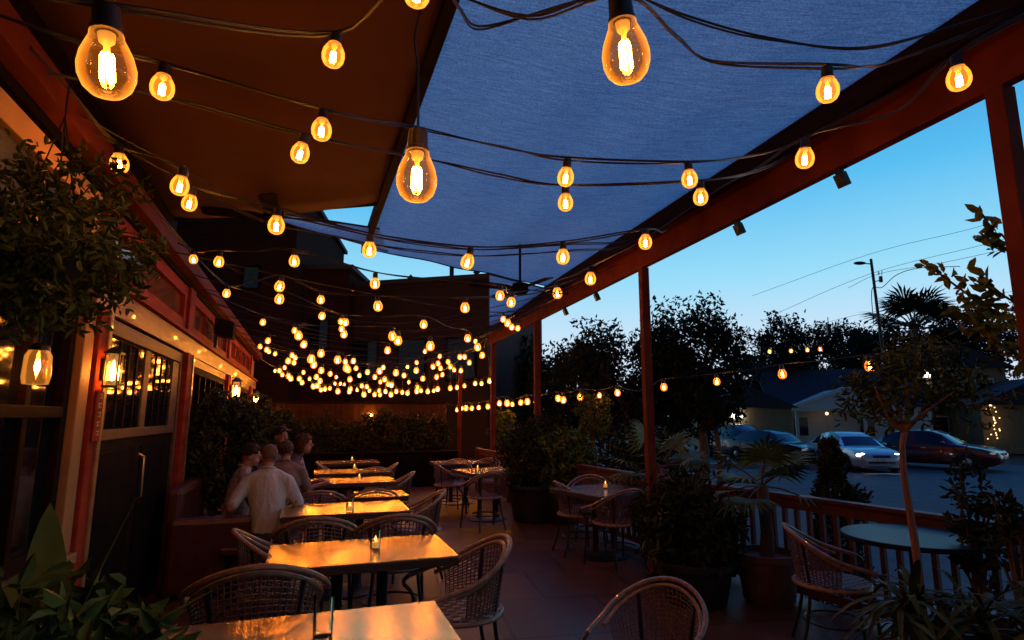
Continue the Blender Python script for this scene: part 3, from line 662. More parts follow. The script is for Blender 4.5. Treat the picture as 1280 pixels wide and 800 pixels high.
# votive glasses
def make_votive(candle):
    t = thing('votive_glass', 'x', 'glass', group='votive glasses on the tables')
    mb = MB(); mb.lathe([(0,.001),(.029,.001),(.031,.004),(.033,.12),(.0335,.125),(.031,.125),(.030,.118),(.0275,.018),(.0,.016)], 24); mb.build('glass', M['glass'], t, True)
    if candle:
        mb = MB(); mb.lathe([(0,.018),(.0255,.018),(.026,.05),(.0,.052)], 16); mb.build('candle', M['wax'], t, True)
        mb = MB(); mb.lathe([(0,.055),(.005,.062),(.006,.07),(.003,.082),(.0,.092)], 8); mb.build('flame', M['flame'], t, True)
    return t
def put(px, py, z): q = PZ(px, py, z); return (q.x, q.y, z+.001)
v0 = make_votive(False); v0['label'] = 'empty clear glass tumbler on the nearest copper table'; v0.location = put(403,796,.75); v0.scale = (1.2,)*3
v1 = make_votive(True); first = True
for px, py, z, lab in ((469,688,.75,'glass votive on the second copper table'),(437,641,.75,'glass votive on the third copper table by the pale shirt'),(449,601,.75,'glass votive on the copper table behind the paired chairs'),(443,587,.75,'tiny lit votive on the second last table of the left row'),(440,577,.75,'tiny lit votive on the farthest table of the left row'),(757,611,.75,'lit votive on the square table by the railing'),(597,589,.75,'lit votive on the square table next to the round shrub')):
    o = v1 if first else copy_tree(v1); first = False
    o['label'] = lab; o.location = put(px, py, z)
# chairs
TOT = AX   # facing along +s
def near(px, py, z=.87):       # chair whose hoop top sits at this pixel
    return PZ(px, py, z)
def chair_at(px, py, face, label, scale=1.03):
    q = near(px, py, .805*scale); d = Vector((-math.sin(face), math.cos(face), 0)); q = q+d*.28*scale; chair(q.x, q.y, face, label, scale)
chair_at(322,709,AX+.03,'nearest chair with tall woven back seen across the first copper table',1.14)
chair_at(396,648,AX-.02,'left chair of the pair with arched woven backs behind the second table',1.1)
chair_at(500,644,AX,'right chair of the pair with arched woven backs behind the second table',1.1)
chair_at(400,614,AX,'left chair of the pair of woven backs behind the third table')
chair_at(470,612,AX,'right chair of the pair of woven backs behind the third table')
chair_at(470,584,AX,'small woven chair back behind the copper table in the far left row')
chair_at(634,671,AX+R(90),'woven chair at the right end of the second table with hoop pointing to the aisle',1.08)
chair_at(556,613,AX+R(84),'woven chair at the right end of the third table, hoop edge catching light')
chair_at(518,590,AX+R(84),'woven chair at the right end of the far copper table')
chair_at(497,579,AX+R(84),'woven chair at the right end of the second last row table')
chair_at(292,664,AX-R(80),'woven chair at the left end of the second table beside the leather booth',1.08)
chair_at(840,724,R(140),'woven chair cut by the bottom edge right of the nearest table',.9)
chair_at(395,578,AX-R(90),'small chair at the left end of the second last row table')
chair_at(694,602,R(-75),'woven chair left of the square table by the railing')
chair_at(738,594,R(170),'woven chair behind the square table by the railing, facing the viewer')
chair_at(790,612,R(28),'woven chair right of the square table by the railing, back to the viewer')
chair_at(541,578,R(-70),'woven chair left of the square table near the round shrub')
chair_at(573,574,R(172),'woven chair behind left of the square table near the round shrub')
chair_at(612,573,R(165),'woven chair behind right of the square table near the round shrub')
chair_at(618,589,R(30),'woven chair in front of the square table near the round shrub, back to the viewer')
chair(2.24,4.36,R(-108),'woven chair tucked against the round blue grey table by the railing',1.02)
# ------------------------------------------------------------------ railing
rl = thing('patio_railing', 'red timber railing with square balusters along the street side of the patio', 'railing', (0,0,0))
mb = MB(); mt = MB(); bl = MB()
for a_, b_ in zip(RAIL[:-1], RAIL[1:]):
    mb.box2(Z(a_,.885), Z(b_,.885), .10, .035); mt.box2(Z(a_,.82), Z(b_,.82), .045, .085); mt.box2(Z(a_,.10), Z(b_,.10), .045, .07)
    ln = (b_-a_).length; n = int(ln/.125); ang = math.atan2(b_.y-a_.y, b_.x-a_.x)
    for k in range(1, n): q = a_.lerp(b_, k/n); bl.box((q.x, q.y, .455), (.036,.036,.645), ang)
mb.build('handrail', M['rail_red'], rl, bevel=.006); mt.build('rail', M['rail_red'], rl); b_o = bl.build('balusters', M['rail_red'], rl); tag(b_o, kind='stuff')
for q in RAIL:
    m_ = MB(); m_.box((q.x, q.y, .46), (.09,.09,.92), R(24)); m_.build('newel_post', M['rail_red'], rl, bevel=.006)

# ------------------------------------------------------------------ plants
rng = np.random.default_rng(3)
def leaf_mesh(name, m, cen, L_, asp, parent, dirs=None, bend=.15, smooth=False):
    n = len(cen); cen = np.asarray(cen, float)
    d = rng.normal(size=(n,3)) if dirs is None else np.asarray(dirs)+rng.normal(size=(n,3))*.35
    d /= np.linalg.norm(d, axis=1)[:,None]
    r = rng.normal(size=(n,3)); s = np.cross(d, r); s /= np.linalg.norm(s, axis=1)[:,None]; u = np.cross(s, d)
    Ls = (L_*rng.uniform(.65,1.25,size=n))[:,None]; W = Ls*asp
    up_ = u*Ls*bend
    tip = cen+d*Ls-up_
    if L_ < .13:                                        # near leaves: two folded halves along the midrib
        v = np.stack([cen, cen+d*Ls*.28+s*W*.44+up_*.7, cen+d*Ls*.66+s*W*.40+up_*.35, tip, cen+d*Ls*.66-s*W*.40+up_*.35, cen+d*Ls*.28-s*W*.44+up_*.7], axis=1).reshape(-1,3)
        b6 = np.arange(n)[:,None]*6
        f = np.concatenate([b6+np.array([[0,1,2,3]]), b6+np.array([[0,3,4,5]])], axis=0)
    else:
        v = np.stack([cen, cen+d*Ls*.42+s*W*.5+up_*.3, tip, cen+d*Ls*.42-s*W*.5+up_*.3], axis=1).reshape(-1,3); f = np.arange(n*4).reshape(n,4)
    me = bpy.data.meshes.new(name)
    me.from_pydata(v.tolist(), [], f.tolist()); me.materials.append(m)
    o = bpy.data.objects.new(name, me); C.objects.link(o)
    if parent: o.parent = parent
    return o
def clumps(center, rad, n, per, spread, shell=.55):
    c = rng.normal(size=(n,3)); c /= np.linalg.norm(c, axis=1)[:,None]; c *= rng.uniform(shell,1,size=(n,1))**.6
    c = c*np.array(rad)+np.array(center)
    pts = np.repeat(c, per, axis=0)+np.clip(rng.normal(size=(n*per,3)),-1.5,1.5)*spread
    return c, pts
def pot(t, r, h, m, z0=0, name='pot'):
    mb = MB(); mb.lathe([(0,z0),(r*.72,z0),(r*.78,z0+.02),(r*.96,z0+h-.06),(r*1.04,z0+h-.055),(r*1.04,z0+h),(r*.92,z0+h),(r*.88,z0+h-.05),(0,z0+h-.06)], 24); return mb.build(name, m, t, True)
def shrub(name, label, cat, loc, rad, cz, n, per, L_, m, potr=0, poth=0, asp=.45, stems=5, potm='potdark', spread=None, group=None, shell=.5):
    t = thing(name, label, cat, loc, group=group)
    if potr: pot(t, potr, poth, M[potm])
    c, pts = clumps((0,0,cz), rad, n, per, spread or min(rad)*.2, shell)
    pts = pts[pts[:,2] > .02]
    mb = MB()
    for k in range(min(stems, n)):
        e = Vector(c[k]); mb.tube(catmull([(0,0,max(0,poth-.08)), (e.x*.35,e.y*.35,(poth+e.z)*.5), e], 4), [.014]*5+[.008]*4, 5) if stems else None
    if stems: mb.build('stems', M['trunk'], t, True)
    leaf_mesh('foliage', M[m], pts, L_, asp, t)
    return t
def tree(name, label, loc, h, rad, cz, n, per, L_, m='leaf_tree', tr=.14, asp=.5, trunkm='trunk', spread=None, shell=.45, group=None, limbs=12):
    t = thing(name, label, 'tree', loc, group=group)
    c, pts = clumps((0,0,cz), rad, n, per, spread or min(rad)*.16, shell)
    mb = MB(); fork = max(.3, cz-rad[2]*.75)
    mb.tube(catmull([(0,0,-.1),(.06,0,fork*.5),(0,.05,fork),(.05,0,cz)], 5), [tr*(1-.045*i) for i in range(16)], 8)
    for k in range(min(limbs, n)):
        e = Vector(c[k]); mb.tube(catmull([(0,.03,fork*.9), Vector((e.x*.45,e.y*.45,(fork+e.z)*.52)), e], 4), [tr*.5*(1-.1*i) for i in range(9)], 5)
    mb.build('trunk', M[trunkm], t, True)
    leaf_mesh('crown', M[m], pts, L_, asp, t)
    return t
# hanging basket upper left
q = P(58,322,2.35)
t = thing('hanging_plant', 'dense small leaved plant spilling from a hanging basket in front of the cream transom windows', 'hanging plant', q)
mb = MB(); mb.lathe([(0,-.14),(.09,-.12),(.14,-.05),(.15,0),(.13,0),(.0,-.03)], 18); mb.build('basket', M['potdark'], t, True)
mb = MB()
for k in range(3): mb.tube([(.14*math.cos(2.1*k), .14*math.sin(2.1*k), 0), (0,0,.62), (0,0,.9)], .004, 4)
mb.build('hanging_wire', M['black'], t)
c, pts = clumps((0,0,.02), (.33,.28,.34), 84, 30, .045, .2)
c2, pts2 = clumps((0.02,0,.08), (.38,.31,.38), 80, 12, .035, .92)
leaf_mesh('foliage', M['leaf'], np.concatenate([pts, pts2]), .05, .42, t)
mb = MB()
for e in c2[:46]: mb.tube(catmull([(0,0,0), Vector(e)*.6+Vector((0,0,.05)), Vector(e)], 3), .003, 4)
mb.build('twigs', M['trunk'], t)
# broad leaved foreground plant lower left
q = P(48,770,1.75)
t = thing('broadleaf_plant', 'broad leaved plant with long pointed blades in the lower left foreground', 'plant', (q.x,q.y,0))
pot(t, .24, .8, M['potdark'])
def blade(mb, base, d, L_, W, up, droop, n=9):
    d = Vector(d).normalized(); sd = d.cross(Vector((0,0,1))).normalized(); vs = []
    for i in range(n+1):
        u = i/n; p = Vector(base)+d*L_*u*math.cos(up)+Vector((0,0,1))*(L_*u*math.sin(up)-droop*L_*u*u)
        ww = W*math.sin(math.pi*min(1,(.06+.94*u)))**.75*(1-.25*u) if u < 1 else 0
        f_ = Vector((0,0,-.18*ww))
        vs += [p-sd*ww/2, p+f_, p+sd*ww/2]
    mb.add(vs, [(i*3+k, i*3+k+1, (i+1)*3+k+1, (i+1)*3+k) for i in range(n) for k in (0,1)])
mb = MB()
for k in range(46):
    an = random.uniform(0, 2*math.pi); up = random.uniform(.35,1.35); L_ = random.uniform(.32,.55)
    blade(mb, (random.uniform(-.12,.12), random.uniform(-.12,.12), .78), (math.cos(an), math.sin(an), 0), L_, random.uniform(.06,.105), up, random.uniform(.15,.6))
for (dx, dy, up, L_, W) in ((.45,.3,1.3,.70,.13),(.9,.1,.75,.62,.085),(-.2,.2,1.35,.68,.13),(.5,-.3,1.0,.5,.1)):
    blade(mb, (.02,.0,.80), (dx,dy,0), L_, W, up, .18)
mb.build('leaves', M['leaf'], t, True)
q = P(35,800,1.55); shrub('leafy_shrub', 'low leafy shrub at the very bottom left corner below the broad blades', 'plant', (q.x-.05,q.y+.1,0), (.28,.24,.2), .95, 34, 22, .085, 'leaf', .2, .72, asp=.4, stems=6)
# planting against the restaurant
q = P(272,560,6.9); shrub('potted_shrub', 'tall dark bushy shrub in a pot against the restaurant windows by the booth', 'potted plant', (q.x,q.y,0), (.5,.42,.62), 1.25, 60, 45, .10, 'leaf_dark', .3, .5, stems=8)
q = P(318,540,10.2); shrub('potted_shrub', 'second bushy shrub by the far restaurant window behind the seated group', 'potted plant', (q.x,q.y,0), (.5,.45,.65), 1.2, 50, 36, .11, 'leaf_dark', .3, .5, stems=8)
# aisle side shrubs
q = PZ(668,650,0); shrub('round_shrub', 'big round shrub in a dark planter between the two square tables', 'potted plant', (q.x,q.y,0), (.50,.45,.48), 1.0, 80, 45, .085, 'leaf_dark', .42, .55, stems=7)
q = P(705,565,9.3); shrub('potted_shrub', 'leafy potted shrub behind the round shrub at the slim red post', 'potted plant', (q.x,q.y,0), (.45,.4,.5), .95, 50, 35, .12, 'leaf', .28, .45, stems=7)
q = PZ(870,752,0); shrub('planter_bush', 'dark bush filling a planter beside the middle post and fan palm', 'potted plant', (q.x,q.y,0), (.40,.36,.42), .62, 60, 40, .09, 'leaf_dark', .34, .36, stems=6)
q = P(828,640,6.1); shrub('planter_bush', 'small dark bush at the foot of the middle post', 'potted plant', (q.x+.1,q.y+.15,0), (.32,.3,.4), .55, 44, 30, .09, 'leaf_dark', .26, .3, stems=6)
def palm(name, label, loc, h, nf, L_, m, potr, poth, cat='potted palm', seed=1, tr=.05, group=None):
    rg = random.Random(seed); t = thing(name, label, cat, loc, group=group)
    if potr: pot(t, potr, poth, M['terracotta'])
    mb = MB(); mb.tube([(0,0,max(0,poth-.1)-(.2 if not potr else 0)),(.02,0,h*.6),(0,0,h)], [tr*1.3,tr*1.1,tr], 10); mb.build('trunk', M['trunk'], t, True)
    mb = MB(); fr = MB()
    for k in range(nf):
        an = 2*math.pi*k/nf*1.0+rg.uniform(-.3,.3); up = rg.uniform(-.25,1.25); d = Vector((math.cos(an)*math.cos(up), math.sin(an)*math.cos(up), math.sin(up)))
        st = L_*rg.uniform(.45,.6); base = Vector((0,0,h)); tip = base+d*st+Vector((0,0,-.08*L_)); mb.tube([base, base.lerp(tip,.5)+Vector((0,0,.03*L_)), tip], .012*L_, 4)
        sd = d.cross(Vector((0,0,1))); sd = sd.normalized() if sd.length > .1 else Vector((1,0,0)); upv = sd.cross(d)
        for j in range(17):
            f_ = R(-105+210*j/16); dd = (d*math.cos(f_)+sd*math.sin(f_)).normalized(); ll = L_*.55*(1-.25*abs(f_)/R(105))*rg.uniform(.9,1.1)
            ww = .026*L_; s2 = upv.cross(dd)*ww; e = tip+dd*ll+Vector((0,0,-.22*ll)); mm = tip+dd*ll*.55
            fr.add([tip, mm+s2, e, mm-s2], [(0,1,2,3)])
    mb.build('stalks', M['trunk'], t, True); fr.build('fronds', M[m], t)
    return t
q = PZ(962,752,0); palm('fan_palm', 'fan palm with spiky fronds in a terracotta pot by the railing', (q.x,q.y,0), .98, 15, .62, 'frond', .27, .42, seed=4)
q = P(815,600,7.6); palm('fan_palm', 'fan palm half hidden behind the middle post', (q.x+.1,q.y,0), .95, 14, .75, 'frond', .27, .42, seed=9)
# conical evergreen outside the railing
q = P(1040,600,6.1)
t = thing('conical_evergreen', 'narrow dark conical evergreen standing beyond the railing in front of the silver car', 'tree', (q.x,q.y,-.36))
mb = MB(); mb.tube([(0,0,0),(0,0,1.2)], [.05,.02], 7); mb.build('trunk', M['trunk'], t)
h_ = rng.uniform(.12,1.72,size=5200); r_ = (.30*(1-(h_-.12)/1.75)**.65)*np.sqrt(rng.uniform(.35,1,size=5200))*(1+.18*np.sin(h_*17)); a_ = rng.uniform(0,2*math.pi,size=5200)
leaf_mesh('crown', M['leaf_dark'], np.stack([r_*np.cos(a_), r_*np.sin(a_), h_], 1), .06, .4, t)
q = P(1065,625,6.0); shrub('low_shrub', 'small dark shrub at the foot of the conical evergreen', 'shrub', (q.x,q.y,-.36), (.2,.2,.3), 1.0, 24, 26, .06, 'leaf_dark', stems=4)
# small crooked tree, right
q = P(1147,705,3.15)
t = thing('slender_tree', 'slender tree with crooked reddish trunk and airy olive leaves beside the round table', 'tree', (q.x,q.y,0))
b0 = Vector(q)
def loc(px, py, F): return P(px,py,F)-Vector((q.x,q.y,0))
pts = [Vector((0,0,.1)), loc(1147,705,3.15), loc(1139,650,3.15), loc(1131,600,3.15), loc(1128,560,3.15), loc(1131,540,3.15)]
mb = MB(); mb.tube(catmull(pts, 5), [.021-.0003*i for i in range(26)], 8)
fk = pts[-1]; tips = []
for (x1,y1,x2,y2,dF) in ((1112,525,1092,480,.0),(1155,512,1180,468,.1),(1135,500,1128,445,-.05),(1150,520,1192,490,-.15),(1108,515,1080,500,.15),(1140,505,1152,448,.2),(1120,500,1105,455,.1)):
    m1 = loc(x1,y1,3.15+dF*.5); m2 = loc(x2,y2,3.15+dF); mb.tube(catmull([fk, m1, m2], 5), [.012-.0008*i for i in range(11)], 6); tips += [m1.lerp(m2,.6), m2, m1.lerp(m2,.85)]
mb.build('trunk', M['trunkred'], t, True)
pts = []
for tp in tips:
    for k in range(9):
        c_ = np.array(tp)+rng.normal(size=3)*np.array([.075,.10,.055])+np.array([.03,0,.0]); pts += list(c_+rng.normal(size=(8,3))*.028)
leaf_mesh('crown', M['leaf_yel'], np.array(pts), .055, .3, t)
# spiky plant bottom right
q = P(1215,735,2.75)
t = thing('spiky_plant', 'clump of arching strap leaves in the bottom right corner under the slender tree', 'plant', (q.x,q.y,0))
pot(t, .2, .60, M['potdark'])
mb = MB()
for (ox, oy, n) in ((0,0,60),(-.24,.1,52),(.3,.0,52),(.08,-.22,44),(-.1,.2,44)):
    for k in range(n):
        an = random.uniform(0, 2*math.pi); blade(mb, (ox+random.uniform(-.03,.03), oy+random.uniform(-.03,.03), .66+random.uniform(-.06,.12)), (math.cos(an), math.sin(an), 0), random.uniform(.24,.44), random.uniform(.022,.04), random.uniform(-.1,1.2), random.uniform(.4,1.0), 7)
mb.build('leaves', M['leaf_strap'], t, True)
# shrub right, by the rail
q = P(1216,640,3.75); shrub('climbing_shrub', 'thin upright leafy shrub in front of the railing right of the round table', 'plant', (q.x,q.y,0), (.12,.14,.42), .95, 44, 13, .058, 'leaf_dark', .16, .4, stems=9, shell=.2)
q = P(1262,620,3.3); shrub('climbing_shrub', 'loose leafy shrub beside the right newel post at the frame edge', 'plant', (q.x,q.y,0), (.10,.12,.34), .95, 26, 11, .06, 'leaf_dark', .16, .4, stems=8, shell=.2)
# branch with big leaves, upper right
q = P(1290,520,3.0)
t = thing('leafy_branch_tree', 'tree reaching in from the right edge, its large leaves against the sky', 'tree', (q.x+.25,q.y+.15,-.3))
b0 = Vector((q.x+.25,q.y+.15,-.3)); mb = MB(); mb.tube([(0,0,0),(-.02,0,1.2),(0,0,2.9)], [.05,.04,.02], 8); pts = []; dirs = []
for path, nl in (((1300,330,1250,300,1228,268),14),((1300,420,1235,385,1162,333),26),((1300,440,1240,410,1195,390),26),((1300,400,1255,370,1225,345),18),((1310,470,1250,430,1215,408),28),((1300,320,1262,315,1226,292),10)):
    pp = [P(path[i], path[i+1], 3.0+random.uniform(-.1,.1))-b0 for i in (0,2,4)]; pp.insert(0, Vector((0,0,pp[0].z-.25))); cu = catmull(pp, 8); mb.tube(cu, .006, 5)
    for k in range(nl*2):
        j = random.randint(10, len(cu)-1); pts.append(cu[j]+Vector([random.gauss(0,.02) for _ in range(3)])); dirs.append((cu[-1]-cu[-4]).normalized()*.6+Vector([random.gauss(0,.5) for _ in range(3)]))
mb.build('trunk', M['trunk'], t, True)
leaf_mesh('leaves', M['leaf_lit'], np.array([list(p_) for p_ in pts]), .075, .5, t, dirs=np.array([list(d_) for d_ in dirs]))
# back hedge and fence
hb = A(15.4, 1.0, 0)
t = thing('back_fence', 'dark timber board fence closing the far end of the patio behind the bushes', 'fence', hb, AX)
mb = MB()
for k in range(36): mb.box((-2.5+k*.14, 0, .95), (.132,.025,1.9))
mb.build('boards', M['fence_wood'], t); mb = MB(); mb.box((0,.0,1.94), (5.1,.08,.06)); mb.build('cap_rail', M['wood_dark'], t)
for k, (t_, w_, hh, lab) in enumerate(((-.7,.7,.75,'bushy dark shrub at the far left of the hedge before the fence'),(.5,.8,.68,'rounded dark shrub in the hedge left of the small lamp'),(1.7,.75,.8,'dark shrub in the hedge right of the small lamp'),(2.8,.7,.7,'dark shrub at the right end of the far hedge'))):
    c_ = A(14.7+.15*(k % 2), t_, 0); shrub('hedge_shrub', lab, 'shrub', c_, (w_,.42,hh), .95, 70, 40, .11, 'leaf_dark', stems=6, group='shrubs of the far hedge')
t = thing('planter_wall', 'low black planter wall in front of the far hedge', 'planter', A(14.0,1.1,0), AX)
mb = MB(); mb.box((0,0,.38), (4.6,.35,.76)); mb.build('wall', M['wood_black'], t, bevel=.01); mb = MB(); mb.box((0,0,.775), (4.66,.4,.03)); mb.build('coping', M['wood_dark'], t)
q = P(463,519,14.9)
t = thing('garden_lamp', 'small glowing orange lamp on a stake in the far hedge', 'lamp', (q.x,q.y,0))
mb = MB(); mb.tube([(0,0,0),(0,0,q.z-.06)], .015, 6); mb.build('stake', M['black'], t); mb = MB(); mb.ball((0,0,q.z), .085); mb.build('globe', M['bulb_far'], t, True); mb = MB(); mb.ball((0,0,q.z), .04); mb.build('bulb', M['filament_far'], t, True)

# ------------------------------------------------------------------ wall lamps, speaker, booth
def lantern(label, s, z, sc_=1, off=.12):
    t = thing('wall_lantern', label, 'wall lantern', A(s, WT+off, z), AX, 'lanterns on the restaurant wall', sc_)
    mb = MB(); mb.box((.09,0,-.155), (.13,.13,.02)); mb.box((.09,0,.155), (.14,.14,.02)); mb.lathe([(.08,.165),(.03,.21),(.0,.22)], 4, (.09,0,0))
    for i in (-1,1):
        for j in (-1,1): mb.box((.09+.055*i,.055*j,0), (.01,.01,.3))
    mb.build('cage', M['black'], t); mb = MB(); mb.box((.012,0,.0), (.024,.08,.2)); mb.build('backplate', M['black'], t)
    mb = MB(); mb.lathe([(.05,-.14),(.05,.14)], 4, (.09,0,0)); mb.build('lamp_glass', thin_glass('lantern_glass', (.95,.8,.5), ((1,.5,.12), .12)), t)
    mb = MB(); mb.lathe([(0,-.1),(.018,-.09),(.026,-.02),(.012,.05),(0,.09)], 10, (.09,0,0)); mb.build('flame_bulb', M['filament_far'], t, True)
lantern('square black lantern with flame bulb on the red post left of the double door', 4.22, 1.88, .66, .108)
lantern('small lit lantern on the far window post of the restaurant', 14.45, 1.95)
lantern('small lit lantern on the post between door and tall window', 10.48, 2.0)
t = thing('pendant_lantern', 'amber glass jar pendant glowing in front of the dark window under the hanging plant', 'pendant lamp', P(47,455,2.72), scale=.62)
mb = MB(); mb.lathe([(0,.16),(.03,.155),(.065,.13),(.07,.10)], 16); mb.tube([(0,0,.15),(0,0,1.35)], .004, 5); mb.build('cap', M['socket'], t, True)
mb = MB(); mb.lathe([(.06,.11),(.085,.06),(.09,-.1),(.08,-.15),(.0,-.16)], 22); mb.build('jar', thin_glass('amber_jar', (.9,.6,.3), ((1,.4,.06), .12), ((1,.45,.08), .5)), t, True)
mb = MB(); mb.lathe([(0,.04),(.012,.03),(.02,-.03),(.0,-.09)], 10); mb.build('bulb', M['filament_far'], t, True)
t = thing('loudspeaker', 'black wedge loudspeaker bracketed above the tall restaurant window', 'speaker', A(8.5, WT+.1, 2.62), AX)
mb = MB(); mb.prism([(.02,-.17,.24),(.24,-.12,.2),(.24,.12,.2),(.02,.17,.24)], (0,0,-.22)); mb.build('cabinet', M['wood_black'], t, bevel=.01)
mb = MB(); mb.box((.03,0,-.06), (.04,.06,.16)); mb.build('bracket', M['black'], t)
# leather booth
t = thing('leather_booth', 'oxblood leather booth seat beside the man in the floral shirt', 'booth', A(7.1, -.98, 0), AX)
mb = MB(); mb.box((.25,.1,.24), (.75,1.9,.44)); mb.build('seat', M['leather'], t, bevel=.04)
mb = MB(); mb.box((-.13,.1,.48), (.16,1.9,.92)); mb.build('backrest', M['leather'], t, bevel=.05)
mb = MB(); mb.box((.22,-.92,.36), (.72,.16,.66)); mb.build('armrest', M['leather'], t, bevel=.05)

# ------------------------------------------------------------------ people
M['skin'] = mat('skin', (.40,.16,.09), .5, var=.12, scale=20)
M['hair'] = mat('dark_hair', (.018,.010,.007), .6, spec=.1, col2=(.05,.03,.02), bump=.5, var=.4, scale=60, stretch=(1,1,.2))
M['hair_br'] = mat('brown_hair', (.04,.018,.01), .6, spec=.1, col2=(.11,.05,.025), bump=.5, var=.4, scale=60, stretch=(1,1,.2))
M['hair_gr'] = mat('cropped_hair', (.17,.09,.065), .65, spec=.1, var=.3, scale=80)
M['shirt_pale'] = mat('pale_blue_shirt', (.50,.47,.44), .85, var=.2, scale=7, bump=1.0, stretch=(1,1,.45))
nt_ = M['shirt_pale'].node_tree; [setattr(n_.inputs['Distance'], 'default_value', .05) for n_ in nt_.nodes if n_.type == 'BUMP']
M['shirt_floral'] = mat('floral_shirt', (.32,.2,.15), .8, var=.5, scale=26, col2=(.5,.42,.36))
M['shirt_blue'] = mat('blue_shirt', (.22,.27,.42), .8, var=.15, scale=9)
M['shirt_dark'] = mat('dark_red_top', (.10,.03,.03), .8, var=.2, scale=9)
M['shirt_tan'] = mat('tan_top', (.22,.13,.10), .8, var=.2, scale=9)
M['trouser'] = mat('dark_trousers', (.03,.03,.04), .8)
M['shoe'] = mat('dark_shoe', (.02,.015,.012), .4)
M['eye'] = mat('eye_white', (.6,.55,.5), .2)
def remesh(mb, name, m, parent, vox=.014, smooth=6):
    o = mb.build(name, m, parent, True)
    r = o.modifiers.new('r', 'REMESH'); r.mode = 'VOXEL'; r.voxel_size = vox; r.use_smooth_shade = True
    s_ = o.modifiers.new('s', 'SMOOTH'); s_.iterations = smooth; s_.factor = .5
    dg = bpy.context.evaluated_depsgraph_get(); me = bpy.data.meshes.new_from_object(o.evaluated_get(dg))
    o.modifiers.clear(); o.data = me; 
    if not me.materials: me.materials.append(m)
    me.polygons.foreach_set('use_smooth', [True]*len(me.polygons)); return o
def limb(mb, pts, rs):
    mb.tube(catmull(pts, 4), [rs[min(len(rs)-1, int(i/4))]*(1-(i/4) % 1)+rs[min(len(rs)-1, int(i/4)+1)]*((i/4) % 1) for i in range((len(pts)-1)*4+1)], 10)
    for p_, r_ in zip(pts, rs): mb.ball(p_, r_*.98, n=10, m=6)
def person(label, loc, face, lean, side, hands, shirt, hair, head_turn=0, bald=False, long=False, sleeve='short', seat=.43, tall=1.0, nod=0):
    t = thing('person', label, 'person', loc, face, scale=tall)
    hip = Vector((0,0,seat+.1)); ch = hip+Vector((side*.35, lean*.38, .36)); sh = hip+Vector((side*.5, lean*.52, .50)); nk = hip+Vector((side*.56, lean*.60, .60)); hd = nk+Vector((side*.06,.035+lean*.1,.135))
    S = [sh+Vector((i*.185,0,-.01)) for i in (-1,1)]
    def arm(i, h):
        a_ = S[i]; h = Vector(h); d = (h-a_); L1, L2 = .29, .27
        if d.length > L1+L2-.01: h = a_+d.normalized()*(L1+L2-.01); d = h-a_
        x = (L1*L1-L2*L2+d.length_squared)/(2*d.length); hh = math.sqrt(max(0,L1*L1-x*x)); pl = Vector(((-1,1)[i]*.55, -.35, -1)); pl -= d.normalized()*pl.dot(d.normalized()); pl.normalize()
        return a_, a_+d.normalized()*x+pl*hh, h
    arms = [arm(0, hands[0]), arm(1, hands[1])]
    knees = [Vector((i*.13, .44, seat+.05)) for i in (-1,1)]; feet = [Vector((i*.14, .42, .07)) for i in (-1,1)]
    hm = Matrix.Rotation(head_turn, 3, 'Z')@Matrix.Rotation(-nod, 3, 'X')
    H = lambda x, y, z: hd+hm@Vector((x,y,z))
    b = MB()
    # torso (under the clothes), neck, head
    for u in range(8):
        v = u/7; c_ = hip.lerp(sh, v); b.ball(c_, (.145+.02*math.sin(v*3), .10+.012*math.sin(v*3), .085), n=12, m=8)
    limb(b, [sh+Vector((0,-.01,-.02)), nk, hd+Vector((0,-.01,-.05))], [.07,.055,.055])
    b.ball(H(0,-.012,.015), (.076,.094,.10), hm); b.ball(H(0,.02,-.055), (.058,.068,.062), hm); b.ball(H(0,.045,-.095), (.03,.03,.025), hm)
    b.tube([H(0,.083,.012), H(0,.104,-.022), H(0,.086,-.034)], [.010,.017,.013], 7)
    b.ball(H(0,.079,-.06), (.024,.014,.011), hm); b.ball(H(0,.08,.03), (.045,.013,.01), hm)
    for i in (-1,1): b.ball(H(i*.076,-.012,-.012), (.010,.022,.034), hm)
    for i, (a_, e_, h_) in enumerate(arms):
        limb(b, [a_, e_, h_], [.048,.04,.027])
        d = (h_-e_).normalized(); sd = d.cross(Vector((0,0,1))); sd = sd.normalized() if sd.length > .05 else Vector((1,0,0)); up = sd.cross(d)
        b.tube([h_, h_+d*.045, h_+d*.085], [.026,.034,.033], 8)
        for k, (o_, ln) in enumerate(((-.027,.065),(-.009,.078),(.009,.073),(.027,.058))):
            p0 = h_+d*.075+sd*o_; b.tube([p0, p0+d*ln*.5-up*.004, p0+d*ln*.8-up*.02, p0+d*ln*.9-up*.034], [.0095,.009,.0085,.008], 6)
        tb_ = h_+d*.03+sd*(.03 if i == 0 else -.03); b.tube([tb_, tb_+d*.03+sd*(.022 if i == 0 else -.022), tb_+d*.06+sd*(.026 if i == 0 else -.026)-up*.01], [.012,.010,.009], 6)
    for k in (0,1): limb(b, [hip+Vector(((-1,1)[k]*.09,0,0)), knees[k], feet[k]+Vector((0,0,.03))], [.08,.06,.04])
    remesh(b, 'body', M['skin'], t, .0095, 4)
    for i in (-1,1):
        e = MB(); e.ball(H(i*.031,.077,.008), (.0125,.008,.0075), hm, 8, 6); e.build('eye', M['eye'], t, True)
    # shirt
    s_ = MB()
    for u in range(22):
        v = u/21; c_ = hip.lerp(sh, -.06+v*1.0); s_.ball(c_, (.150+.045*v**1.3-(.03 if v > .93 else 0), .125+.012*math.sin(v*3), .08), n=14, m=8)
